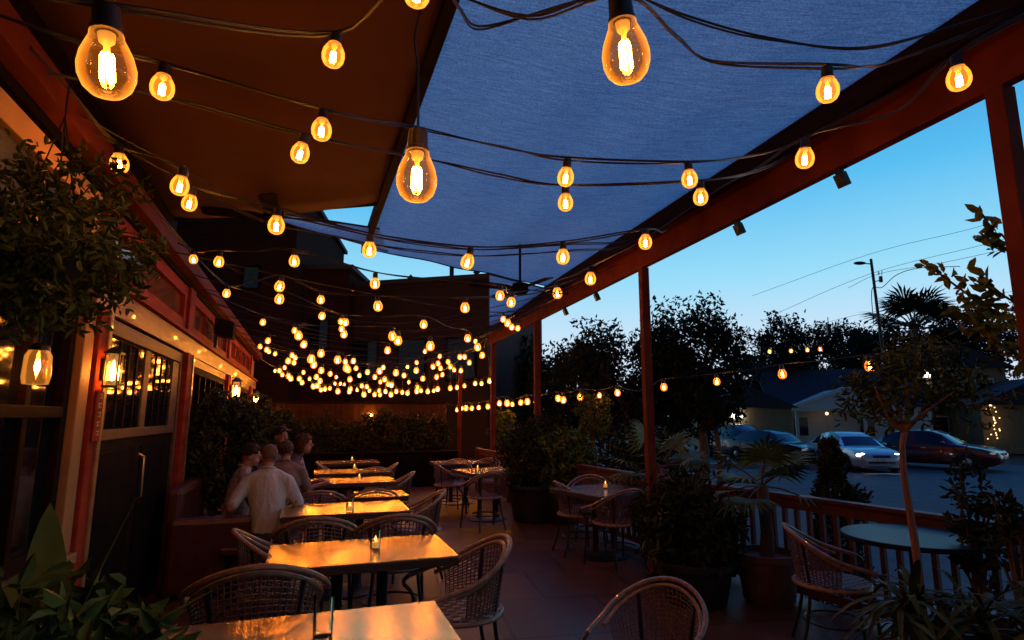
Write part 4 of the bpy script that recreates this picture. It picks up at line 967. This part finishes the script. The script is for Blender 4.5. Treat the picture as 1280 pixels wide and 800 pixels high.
    [s_.tube([S[i_]+Vector((0,-.005,.0)), S[i_].lerp(nk,.55)+Vector((0,-.008,.0)), nk+Vector((0,-.008,-.01))], [.068,.066,.062], 10) for i_ in (0,1)]; s_.ball(sh+Vector((0,-.012,.02)), (.14,.10,.075)); s_.tube([nk+Vector((0,-.012,-.035)), nk+Vector((0,-.004,.0)), nk+Vector((0,.0,.022))], [.072,.068,.063], 14); s_.tube([sh+Vector((0,-.005,.03)), nk+Vector((0,-.01,-.005))], [.08,.068], 12)
    for a_, e_, h_ in arms:
        if sleeve == 'long': limb(s_, [a_+Vector((0,0,0)), e_, e_.lerp(h_,.93)], [.072,.056,.04])
        else: limb(s_, [a_, a_.lerp(e_,.5), a_.lerp(e_,.85)], [.074,.066,.062])
    remesh(s_, 'shirt', M[shirt], t, .013, 14)
    cl_ = MB(); cl_.tube([nk+Vector((.066*math.cos(2*math.pi*k/18), .06*math.sin(2*math.pi*k/18)-.004, .016-.022*math.sin(2*math.pi*k/18))) for k in range(18)], .013, 7, True); cl_.build('collar', M[shirt], t, True)
    p_ = MB(); p_.ball(hip+Vector((0,0,-.02)), (.185,.14,.12))
    for k in (0,1): limb(p_, [hip+Vector(((-1,1)[k]*.095,.02,-.01)), knees[k], feet[k]+Vector((0,0,.06))], [.098,.074,.058])
    remesh(p_, 'trousers', M['trouser'], t, .014, 5)
    for k in (0,1): x_ = MB(); x_.ball(feet[k]+Vector((0,.07,-.03)), (.045,.13,.042)); x_.build('shoe', M['shoe'], t, True)
    # hair
    h_ = MB(); g = []
    n_, m_ = 30, 12; rag_ = [random.uniform(.86,1.1) for _ in range(n_)]
    for i in range(m_+1):
        th = math.pi*.62*i/m_
        for k in range(n_):
            an = 2*math.pi*k/n_; fr = max(0, math.sin(an)); rag = rag_[k] if i >= m_-2 else 1
            the = th*(1-.42*fr**1.5)*(1-.16*max(0,abs(math.cos(an)))**6)*rag
            rr = 1.0+(.006 if bald else .035)*math.sin(an*7+i*1.3+loc[0]*9)+(0 if bald else random.uniform(-.02,.03))
            off = .006 if bald else .017
            g.append(H((.076+off)*rr*math.sin(the)*math.cos(an), -.012+(.094+off)*rr*math.sin(the)*math.sin(an), .015+(.10+off)*math.cos(the)*rr-(.10 if long and i > 7 and fr < .3 else 0)*(i-7)/4))
    h_.add(g, [(i*n_+k, (i+1)*n_+k, (i+1)*n_+(k+1) % n_, i*n_+(k+1) % n_) for i in range(m_) for k in range(n_)])
    o = h_.build('hair', M[hair], t, True); sf = o.modifiers.new('t', 'SOLIDIFY'); sf.thickness = .012; sf.offset = -1
    return t
person('balding man in a pale blue shirt seen from behind, arm reaching left along the booth', (-2.27,5.7,0), R(16), .24, -.08, ((-.36,.26,.80),(.32,.34,.74)), 'shirt_pale', 'hair_gr', head_turn=R(22), bald=True, sleeve='short', tall=.96)
person('dark haired man in a pale floral shirt sitting in the booth, facing right', (-2.80,6.12,0), R(-58), .16, 0, ((-.18,.42,.8),(.2,.42,.8)), 'shirt_floral', 'hair', head_turn=R(-16), tall=.95)
person('person in a blue shirt sitting tallest at the back of the group, head turned right', (-2.98,7.75,0), R(190), .0, 0, ((-.2,.3,.78),(.2,.3,.78)), 'shirt_blue', 'hair', head_turn=R(50), tall=1.06)
person('brown haired person behind the pale shirted man, seen from the back', (-2.54,6.75,0), R(20), .2, 0, ((-.2,.36,.8),(.2,.4,.8)), 'shirt_tan', 'hair_br', head_turn=R(-20), tall=.95)
person('woman in profile with long brown hair leaning an arm on the table', (-2.80,7.25,0), R(-75), .34, 0, ((-.16,.45,.8),(.2,.5,.8)), 'shirt_dark', 'hair_br', head_turn=R(-5), long=True)
t = thing('bench_seat', 'dark backless bench carrying the seated group', 'bench', (-2.5,6.5,0), R(14))
mb = MB(); mb.box((-.02,.25,.42), (.62,2.6,.07)); mb.build('seat', M['leather'], t, bevel=.02)
for sx in (-1,1):
    for sy in (-.9,1.4): mb = MB(); mb.box((sx*.25-.02,sy,.19), (.05,.05,.385)); mb.build('leg', M['wood_black'], t)

# ------------------------------------------------------------------ buildings behind
M['brick'] = tile_mat('dark_brick', (.085,.026,.015), (.065,.022,.014), (.035,.018,.012), 3, 0, .85, .5, .25, .02)
M['clap'] = mat('dark_clapboard', (.034,.013,.008), .85, spec=.02, var=.3, scale=3, stretch=(.3,.3,12), bump=.2)
M['roofing'] = mat('dark_roof', (.03,.03,.04), .8, var=.3, scale=12, bump=.2)
M['whitehouse'] = mat('white_clapboard', (.66,.66,.68), .7, var=.1, scale=4, stretch=(.3,.3,14), bump=.2)
M['yellowhouse'] = mat('ochre_render', (.28,.2,.11), .8, var=.15, scale=5)
M['litwin'] = emis('lit_window', (1,.72,.42), 1.0)
M['lampwhite'] = emis('white_lamp', (1,.93,.8), 14)
M['lampwarm'] = emis('warm_lamp', (1,.6,.25), 4)
def bldg(name, label, loc, rz, W, D, H, wallm, wins, extra=None, cat='building', para=.25):
    t = thing(name, label, cat, loc, rz)
    mb = MB(); mb.box((0,D/2,H/2), (W,D,H)); mb.build('wall', M[wallm], t)
    mb = MB(); mb.box((0,D/2,H+.08), (W+.3,D+.3,.16)); mb.build('parapet', M['roofing'], t)
    for (x, z, ww, hh) in wins:
        mb = MB(); mb.box((x,-.02,z), (ww+.16,.05,hh+.16)); f = mb.build('window', M['wood_black'], t); mb = MB(); mb.box((x,-.05,z), (ww,.02,hh)); mb.build('pane', M['pane'], f)
    return t
c0 = P(430,358,22); c1 = P(611,346,20.5); mid = (c0+c1)/2; hgt = 6.45
ang = math.atan2(c1.y-c0.y, c1.x-c0.x)
bt = bldg('brick_building', 'dark red brick building with a flat roof rising behind the far end of the patio', (mid.x,mid.y,0), ang, (c1.xy-c0.xy).length, 9, hgt, 'brick', ((-1.9,3.6,1.0,1.4),(0,3.6,1.0,1.4),(1.9,3.6,1.0,1.4)))
for x, hh in ((-.6,.45),(1.1,.9),(2.1,.5)):
    mb = MB(); mb.lathe([(.09,hgt),(.09,hgt+hh),(.14,hgt+hh),(.02,hgt+hh+.15)], 8, (x,1,0)); mb.build('roof_vent', M['roofing'], bt)
c0 = P(196,275,19); c1 = P(371,296,19.5); mid = (c0+c1)/2
bldg('wooden_building', 'tall dark wooden building with two windows behind the restaurant', (mid.x,mid.y,0), math.atan2(c1.y-c0.y, c1.x-c0.x), (c1.xy-c0.xy).length, 9, 9.6, 'clap', ((-1.0,6.3,.5,.7),(.9,6.2,.45,.7)))
c0 = P(371,320,21); c1 = P(434,338,21); mid = (c0+c1)/2
bldg('annex_building', 'lower dark stepped annex between the wooden and the brick building', (mid.x,mid.y,0), .0, (c1.xy-c0.xy).length+.2, 8, 6.9, 'clap', ((0,4.5,.7,1.0),))
# porch house across the street
q = P(1062,560,36); gz = -.55
t = thing('porch_house', 'small white porch house with a low gable across the street', 'house', (q.x,q.y,gz), R(-8))
mb = MB(); mb.box((1,4.5,1.35), (9,6,2.7)); mb.build('wall', M['whitehouse'], t)
mb = MB(); mb.prism([(-4.0,1.3,2.7),(6,1.3,2.7),(6,4.5,5.2),(-4.0,4.5,5.2)], (0,0,.12)); mb.prism([(-4.0,4.5,5.2),(6,4.5,5.2),(6,7.8,2.7),(-4.0,7.8,2.7)], (0,0,.12)); mb.build('roof', M['roofing'], t)
mb = MB(); mb.prism([(-3.3,-.9,2.62),(2.6,-.9,2.62),(-.3,-.9,3.75)], (0,3.2,0)); mb.build('gable', M['whitehouse'], t)
mb = MB(); mb.box2((-3.6,-1.0,2.60),(-.3,-1.0,3.86), .2, .12); mb.box2((-.3,-1.0,3.86),(3.0,-1.0,2.60), .2, .12); mb.box2((-3.5,-1.0,2.52),(2.9,-1.0,2.52), .18, .16); mb.build('fascia', M['white'], t)
for x in (-3.1,-.9,.7,2.4): mb = MB(); mb.box((x,-.75,1.25), (.16,.16,2.4)); mb.build('column', M['white'], t)
mb = MB(); mb.box((-.2,.3,.1), (6.4,2.4,.2)); mb.build('porch_floor', M['kerb'], t)
for x in (-2.2,1.7): mb = MB(); mb.box((x,1.47,1.5), (1.0,.06,1.3)); f = mb.build('window', M['white'], t); mb = MB(); mb.box((x,1.43,1.5), (.84,.03,1.14)); mb.build('pane', M['pane'], f)
mb = MB(); mb.box((-.1,1.46,1.15), (.95,.05,2.05)); mb.build('door', M['whitehouse'], t)
mb = MB(); mb.ball((-.9,.6,2.3), .09); mb.build('porch_light', M['lampwarm'], t, True)
q = P(1205,520,40)
t = thing('ochre_house', 'two storey ochre house with a bright floodlight behind the maroon car', 'house', (q.x,q.y,gz), R(-14))
mb = MB(); mb.box((0,3,2.7), (5.4,6,5.4)); mb.build('wall', M['yellowhouse'], t)
mb = MB(); mb.prism([(-3.1,-.4,5.4),(3.1,-.4,5.4),(0,-.4,7.0)], (0,7,0)); mb.build('roof', M['roofing'], t)
mb = MB(); mb.box((-3.6,2,1.4), (2.4,4,2.8)); mb.build('garage', M['whitehouse'], t)
mb = MB(); mb.box((-3.6,-.03,1.15), (1.9,.05,2.1)); mb.build('garage_door', M['white'], t)
for x, z in ((-1.5,1.5),(1.4,1.5),(1.4,4)): mb = MB(); mb.box((x,-.02,z), (1.1,.06,1.3)); f = mb.build('window', M['white'], t); mb = MB(); mb.box((x,-.06,z), (.95,.03,1.14)); mb.build('pane', M['pane'], f)
mb = MB(); mb.ball((-2.0,-.3,4.9), .17); mb.build('floodlight', M['lampwhite'], t, True)
q = P(1262,520,34)
t = thing('corner_house', 'small pale house with fairy lights by the right edge beyond the nearest post', 'house', (q.x+2,q.y,gz), R(-20))
mb = MB(); mb.box((0,2.5,1.4), (6,5,2.8)); mb.build('wall', M['yellowhouse'], t); mb = MB(); mb.prism([(-3.4,-.5,2.8),(3.4,-.5,2.8),(0,-.5,4.4)], (0,6,0)); mb.build('roof', M['roofing'], t)
mb = MB()
for k in range(26): mb.ball((-2.6+random.gauss(0,.18), -.4, .8+random.uniform(0,2.2)), .035, n=5, m=4)
mb.build('fairy_lights', M['lampwarm'], t)
mb = MB(); mb.box((.3,-.03,1.2), (1,.06,2.1)); mb.build('door', M['wood_dark'], t)
q = P(922,516,33)
t = thing('garden_shed', 'pale shed with a lit double lamp seen through the street trees', 'shed', (q.x,q.y,gz), R(-5))
mb = MB(); mb.box((.6,2,1.3), (4.6,4,2.6)); mb.build('wall', M['yellowhouse'], t); mb = MB(); mb.prism([(-2,-.3,2.6),(3.2,-.3,2.6),(.6,-.3,3.8)], (0,5,0)); mb.build('roof', M['roofing'], t)
for x in (-.28,.1): mb = MB(); mb.ball((x,-.15,2.15), .13); mb.build('lamp', M['lampwhite'], t, True)

# ------------------------------------------------------------------ cars
M['tyre'] = mat('tyre', (.012,.012,.012), .8); M['rim'] = mat('alloy', (.45,.45,.47), .3, metal=.9); M['cglass'] = mat('car_glass', (.01,.012,.016), .05, spec=.8)
M['grille'] = mat('black_plastic', (.01,.01,.012), .5); M['headlight'] = emis('headlight', (.85,.93,1), 22); M['headdim'] = mat('headlight_faint_glow', (.5,.5,.52), .15, emit=(1,.85,.7), es=.15); M['tail'] = mat('tail_lamp', (.3,.01,.01), .2)  # headlights of the other cars carry a faint warm emission
M['plate'] = mat('number_plate', (.6,.6,.6), .5)
def car(label, loc, heading, paint, lit=None, scale=1.0, suv=0):
    t = thing('parked_car', label, 'car', loc, heading, 'cars on the street', scale)
    pm = mat('car_paint', paint, .28, metal=.35, var=.04, coat=.8)
    X =  [-2.30,-2.22,-2.05,-1.80,-1.42,-1.00,-.62,-.28,.0,.30,.62,1.08,1.45,1.85,2.10,2.24,2.31]
    Wd = [.62,.76,.84,.875,.89,.895,.90,.90,.90,.90,.895,.885,.875,.85,.79,.70,.56]
    Zs = [.72,.86,.93,.95,.955,.95,.94,.935,.93,.925,.92,.91,.87,.81,.74,.68,.60]
    Zr = [.73,.875,.945,.97,1.20,1.40,1.455,1.47,1.465,1.44,1.30,.965,.915,.845,.765,.70,.61]
    if suv: Zr = [z+.22*(1 if i < 10 and i > 1 else .4 if i == 10 else 0) for i, z in enumerate(Zr)]; Zs = [z+.06 for z in Zs]
    Wr = [.5,.62,.68,.70,.63,.59,.585,.585,.58,.585,.60,.70,.70,.68,.62,.52,.40]
    cab = range(3, 12); rows_ = []
    for i, x in enumerate(X):
        w_, zs, zr, wr = Wd[i], Zs[i], Zr[i], Wr[i]; zb = .20 if 1 < i < 15 else .28
        half = [(w_*.86,zb),(w_*.985,zb+.10),(w_,.52),(w_*.99,zs-.10),(w_*.955,zs),(wr,zr-.035 if i in cab else zr-.012),(wr*.8,zr-.008),(0,zr)]
        rows_.append([(x,-y,z) for y, z in half]+[(x,y,z) for y, z in half[-2::-1]])
    n = len(rows_[0]); V = [p_ for r_ in rows_ for p_ in r_]; body = []; glass = []
    for i in range(len(X)-1):
        for k in range(n-1):
            kk = k if k < 7 else n-2-k
            f = (i*n+k, i*n+k+1, (i+1)*n+k+1, (i+1)*n+k)
            g = (kk == 4 and i in (4,5,7,8,9)) or (kk in (5,6) and i in (10,4,)) or (kk == 5 and False)
            (glass if g else body).append(f)
    body += [tuple(range(n))[::-1], tuple((len(X)-1)*n+k for k in range(n))]
    mb = MB(); mb.add(V, body); o = mb.build('body', pm, t, True)
    for sel in (lambda i, k: i in (4,5) and k in (4,), lambda i, k: i in (4,5) and k == n-6, lambda i, k: i >= 7 and k == 4, lambda i, k: i >= 7 and k == n-6, lambda i, k: i == 10 and k not in (4, n-6), lambda i, k: i == 4 and k not in (4, n-6)):
        gf = [f for f in glass if sel(f[0]//n, f[0] % n)]
        if gf: mb = MB(); mb.add(V, gf); mb.build('window', M['cglass'], t, True)
    mb = MB(); mb.box((0,0,.24), (4.2,1.5,.1)); mb.build('underbody', M['grille'], t)
    for x in (-1.38,1.38):
        for sy in (-1,1):
            mb = MB(); mb.v = []; pr = [(.20,.0),(.30,.0),(.325,.03),(.325,.17),(.30,.2),(.2,.2)]
            rot = Matrix.Rotation(R(90), 3, 'X'); m_ = MB(); m_.lathe(pr, 24); m_.v = [tuple(rot@Vector(v)+Vector((x, sy*.90+.1, .325))) for v in m_.v]; wh = m_.build('wheel', M['tyre'], t, True)
            m_ = MB(); m_.lathe([(0,.0),(.05,.005),(.06,.03),(.19,.015),(.205,.0)], 20); 
            for s5 in range(5): a5 = s5*2*math.pi/5; m_.box((.11*math.cos(a5),.11*math.sin(a5),.0), (.2,.04,.02), a5)
            m_.v = [tuple(rot@Vector(v)*(1)+Vector((x, sy*(.905)+(0 if sy > 0 else 0), .325))) for v in m_.v]; m_.build('rim', M['rim'], wh, True)
            m_ = MB(); ar = [(.385*math.cos(R(-8+196*k/14)), .385*math.sin(R(-8+196*k/14))) for k in range(15)]
            m_.prism([(x+a_, sy*.885, .325+b_) for a_, b_ in ar], (0, sy*.008, 0)); m_.build('wheel_arch', M['grille'], t)
    for sy in (-1,1):
        mb = MB(); mb.ball((2.10,sy*.60,.66), (.14,.20,.075), n=14); mb.build('headlight', M['headlight'] if lit == 'both' else M['headdim'], t, True)
        mb = MB(); mb.ball((-2.19,sy*.62,.78), (.08,.17,.08), n=12); mb.build('tail_light', M['tail'], t, True)
        mb = MB(); mb.ball((.72,sy*1.0,1.0), (.07,.10,.065), n=12); mb.build('mirror', pm, t, True)
        for hx in (.05,-.95): mb = MB(); mb.box((hx,sy*.905,.80), (.17,.02,.03)); mb.build('door_handle', M['rim'], t)
    for sy in (-1,1):
        for gx in (.66,-.27,-1.12): mb = MB(); mb.box((gx,sy*.898,.66), (.012,.012,.5)); mb.build('door_seam', M['grille'], t)
    mb = MB(); mb.box((2.285,0,.62), (.07,.62,.10)); mb.build('grille', M['grille'], t, bevel=.02); mb = MB(); mb.box((2.27,0,.40), (.08,1.0,.12)); mb.build('bumper_intake', M['grille'], t, bevel=.02)
    mb = MB(); mb.box((2.325,0,.50), (.02,.34,.11)); mb.build('number_plate', M['plate'], t)
    return t
def face_ang(az): return az
rz_ = -.5
def ground_at(px, py): return PZ(px, py, rz_)
q = P(1062,566,24.5); car('silver sedan with bright headlights on, facing right across the street', (q.x,q.y,rz_), R(-93), (.55,.57,.62), 'both', 1.0)
q = P(1163,560,25.0); car('maroon sedan seen almost side on at the right of the silver car', (q.x,q.y,rz_), R(-52), (.13,.012,.02), None, 1.05)
q = P(966,558,28); car('dark sedan right of the other dark car, parked under the trees', (q.x,q.y,rz_), R(-62), (.02,.022,.035), None, 1.0)
q = P(926,557,30); car('dark vehicle at the far left of the street row with lit lamp reflections', (q.x,q.y,rz_), R(-70), (.025,.02,.022), None, 1.0, 1)
mb = MB(); c_ = P(940,580,25); mb.box((c_.x-1.5,c_.y,-.42), (8,.5,.16), R(-6)); tag(mb.build('kerb', M['kerb']), kind='structure')

# ------------------------------------------------------------------ street trees
def tr(px, pyc, F, rad, n, per, L_, label, cat='street_tree', base=-.55, m='leaf_tree', shell=.3, trk=.16):
    c_ = P(px, pyc, F); return tree(cat, label, (c_.x,c_.y,base), 0, rad, c_.z-base, n, per, L_, m, trk, group='trees along the street', shell=shell, spread=min(rad)*.14)
tr(790,470,17,(2.0,1.8,1.75),120,70,.16,'broad dark tree behind the two right hand posts, its crown open at the top')
tr(872,450,16,(1.5,1.5,1.75),110,70,.15,'dense dark tree above the dark parked cars')
tr(893,500,15,(.9,.9,.7),50,60,.13,'low leafy tree with forked trunk in front of the dark cars', trk=.1)
tr(735,500,20,(1.6,1.6,1.6),80,60,.18,'small round dark tree between the slim posts')
tr(655,490,26,(2.1,1.9,2.3),90,60,.22,'dark tree between the two far slim posts')
tr(975,440,42,(2.6,2.4,2.6),80,60,.3,'dark pine like tree left of the street lamp', shell=.2)
tr(1105,450,48,(4.2,3.0,2.9),110,60,.36,'wide dark tree mass behind the porch house')
tr(1225,435,45,(4.6,3,3.4),110,60,.34,'dark tree behind the ochre house')
tr(960,475,46,(4,3,2.6),80,60,.34,'dark tree left behind the porch house')
tr(1050,452,52,(4.6,3.2,3.3),130,60,.36,'dark tree crown left of the street lamp pole behind the porch house')
tr(1178,452,55,(5.0,3.2,3.4),130,60,.38,'broad dark crown below the palm behind the houses')
tr(560,545,24,(3.2,2,2.0),80,50,.24,'dark low tree behind the far fence and posts')
tr(722,486,22,(1.9,1.6,1.9),90,60,.18,'dark leafy tree filling the gap behind the slim middle posts')
tr(612,505,25,(2.0,1.6,1.7),80,60,.2,'dark tree behind the farthest thick post')
tr(838,505,21,(2.0,1.6,1.5),90,60,.18,'dark low crown behind the middle post, under the broad tree')
q = P(742,520,10.2); t = tree('young_tree', 'young pale leaved tree behind the railing left of the middle post', (q.x,q.y,-.36), 0, (.32,.32,.42), 2.0, 46, 16, .085, 'leaf_yel', .025, group=None)
q = P(745,575,11.5); shrub('street_shrub', 'large dark shrub outside the railing behind the square table', 'shrub', (q.x+.9,q.y,-.4), (.95,.7,.75), .95, 80, 50, .12, 'leaf_dark', stems=5)
q = P(622,560,14); shrub('street_shrub', 'upright clipped shrub right of the farthest thick post', 'shrub', (q.x+.15,q.y,-.1), (.3,.3,.65), 1.2, 50, 36, .09, 'leaf', stems=5)
q = P(1143,408,44); palm('palm_tree', 'tall palm with a spiky crown behind the porch house roof', (q.x,q.y,-.5), q.z+.3, 22, 3.9, 'leaf_tree', 0, 0, cat='palm tree', seed=21, tr=.22)
# far treeline: one mass
cs = []
for k in range(220):
    x = -60+k*.85; y = 85+random.uniform(-5,5); cs.append((x, y, random.uniform(.2,4.0)+1.6*math.sin(k*.21)))
pts = np.repeat(np.array(cs), 60, axis=0)+rng.normal(size=(220*60,3))*np.array([1.2,1.0,1.2])
o = leaf_mesh('far_trees', M['leaf_dark'], pts, .9, .55, None); tag(o, 'dark belt of far trees along the horizon behind the houses', 'trees', kind='stuff')

# ------------------------------------------------------------------ street lamp, wires, traffic signal
q = P(1086,330,33); b_ = q.z+.6
t = thing('street_lamp', 'tall street lamp pole with cobra head against the evening sky', 'street lamp', (q.x+.1,q.y,-.55))
mb = MB(); mb.tube([(.35,0,0),(.05,0,b_+.25)], [.11,.075], 10); mb.build('pole', M['black'], t, True)
mb = MB(); mb.tube([(.05,0,b_-.05),(-.35,0,b_-.02)], .035, 7); mb.build('arm', M['black'], t, True)
mb = MB(); mb.ball((-.62,0,b_), (.36,.16,.10)); mb.build('lamp_head', M['black'], t, True)
mb = MB(); mb.box((.5,0,b_-.95), (.14,.14,.35)); mb.tube([(.1,0,b_-1.1),(.5,0,b_-1.0)], .025, 5); mb.tube([(.42,0,b_-.7),(.42,0,b_-.5)], .03, 5); mb.tube([(.58,0,b_-.7),(.62,0,b_-.45)], .02, 5); mb.build('bracket', M['black'], t)
def wire(label, pts, r=.012):
    mb = MB(); mb.tube(catmull(pts, 8), r, 5); tag(mb.build('overhead_wire', M['cable'], None, True), label, 'wire', 'overhead wires')
wire('upper overhead wire running over the street lamp to the right', [P(940,370,40), P(1086,318,33), P(1214,286,30), P(1290,262,28)])
wire('middle overhead wire from the lamp pole to the right', [P(970,392,40), P(1086,343,33), P(1225,307,30), P(1290,290,28)])
wire('lowest overhead wire from the lamp pole toward the nearest post', [P(1060,360,34), P(1100,342,33), P(1180,328,31), P(1290,304,28)])
wire('overhead wire low over the tree tops behind the traffic signal', [P(1000,412,44), P(1080,392,43), P(1200,375,40), P(1290,360,38)])
wire('loose curved cable looping from the lamp pole to the right branch', [P(1092,405,33), P(1090,362,33), P(1103,359,33), P(1122,343,33), P(1150,335,33), P(1200,333,33)], .022)
q = P(1036,412,46)
t = thing('traffic_signal', 'small dark traffic signal hanging on the wire above the trees', 'traffic signal', q)
mb = MB(); mb.box((0,0,0), (.28,.25,.9)); mb.tube([(0,0,.45),(.0,0,1.0)], .04, 5); mb.build('housing', M['black'], t, bevel=.04)
for k in range(3): mb = MB(); mb.lathe([(.1,-.13),(.1,-.25),(.0,-.14)], 10); mb.v = [(v[0], v[2], .27-k*.27+v[1]) for v in mb.v]; mb.build('lens', M['grille'], t)
for o_ in list(bpy.data.objects):
    if 'label' in o_ and len(o_['label'].split()) > 16: print('LONG', o_['label'])
print('bulbs', NB[0], 'objects', len(bpy.data.objects))
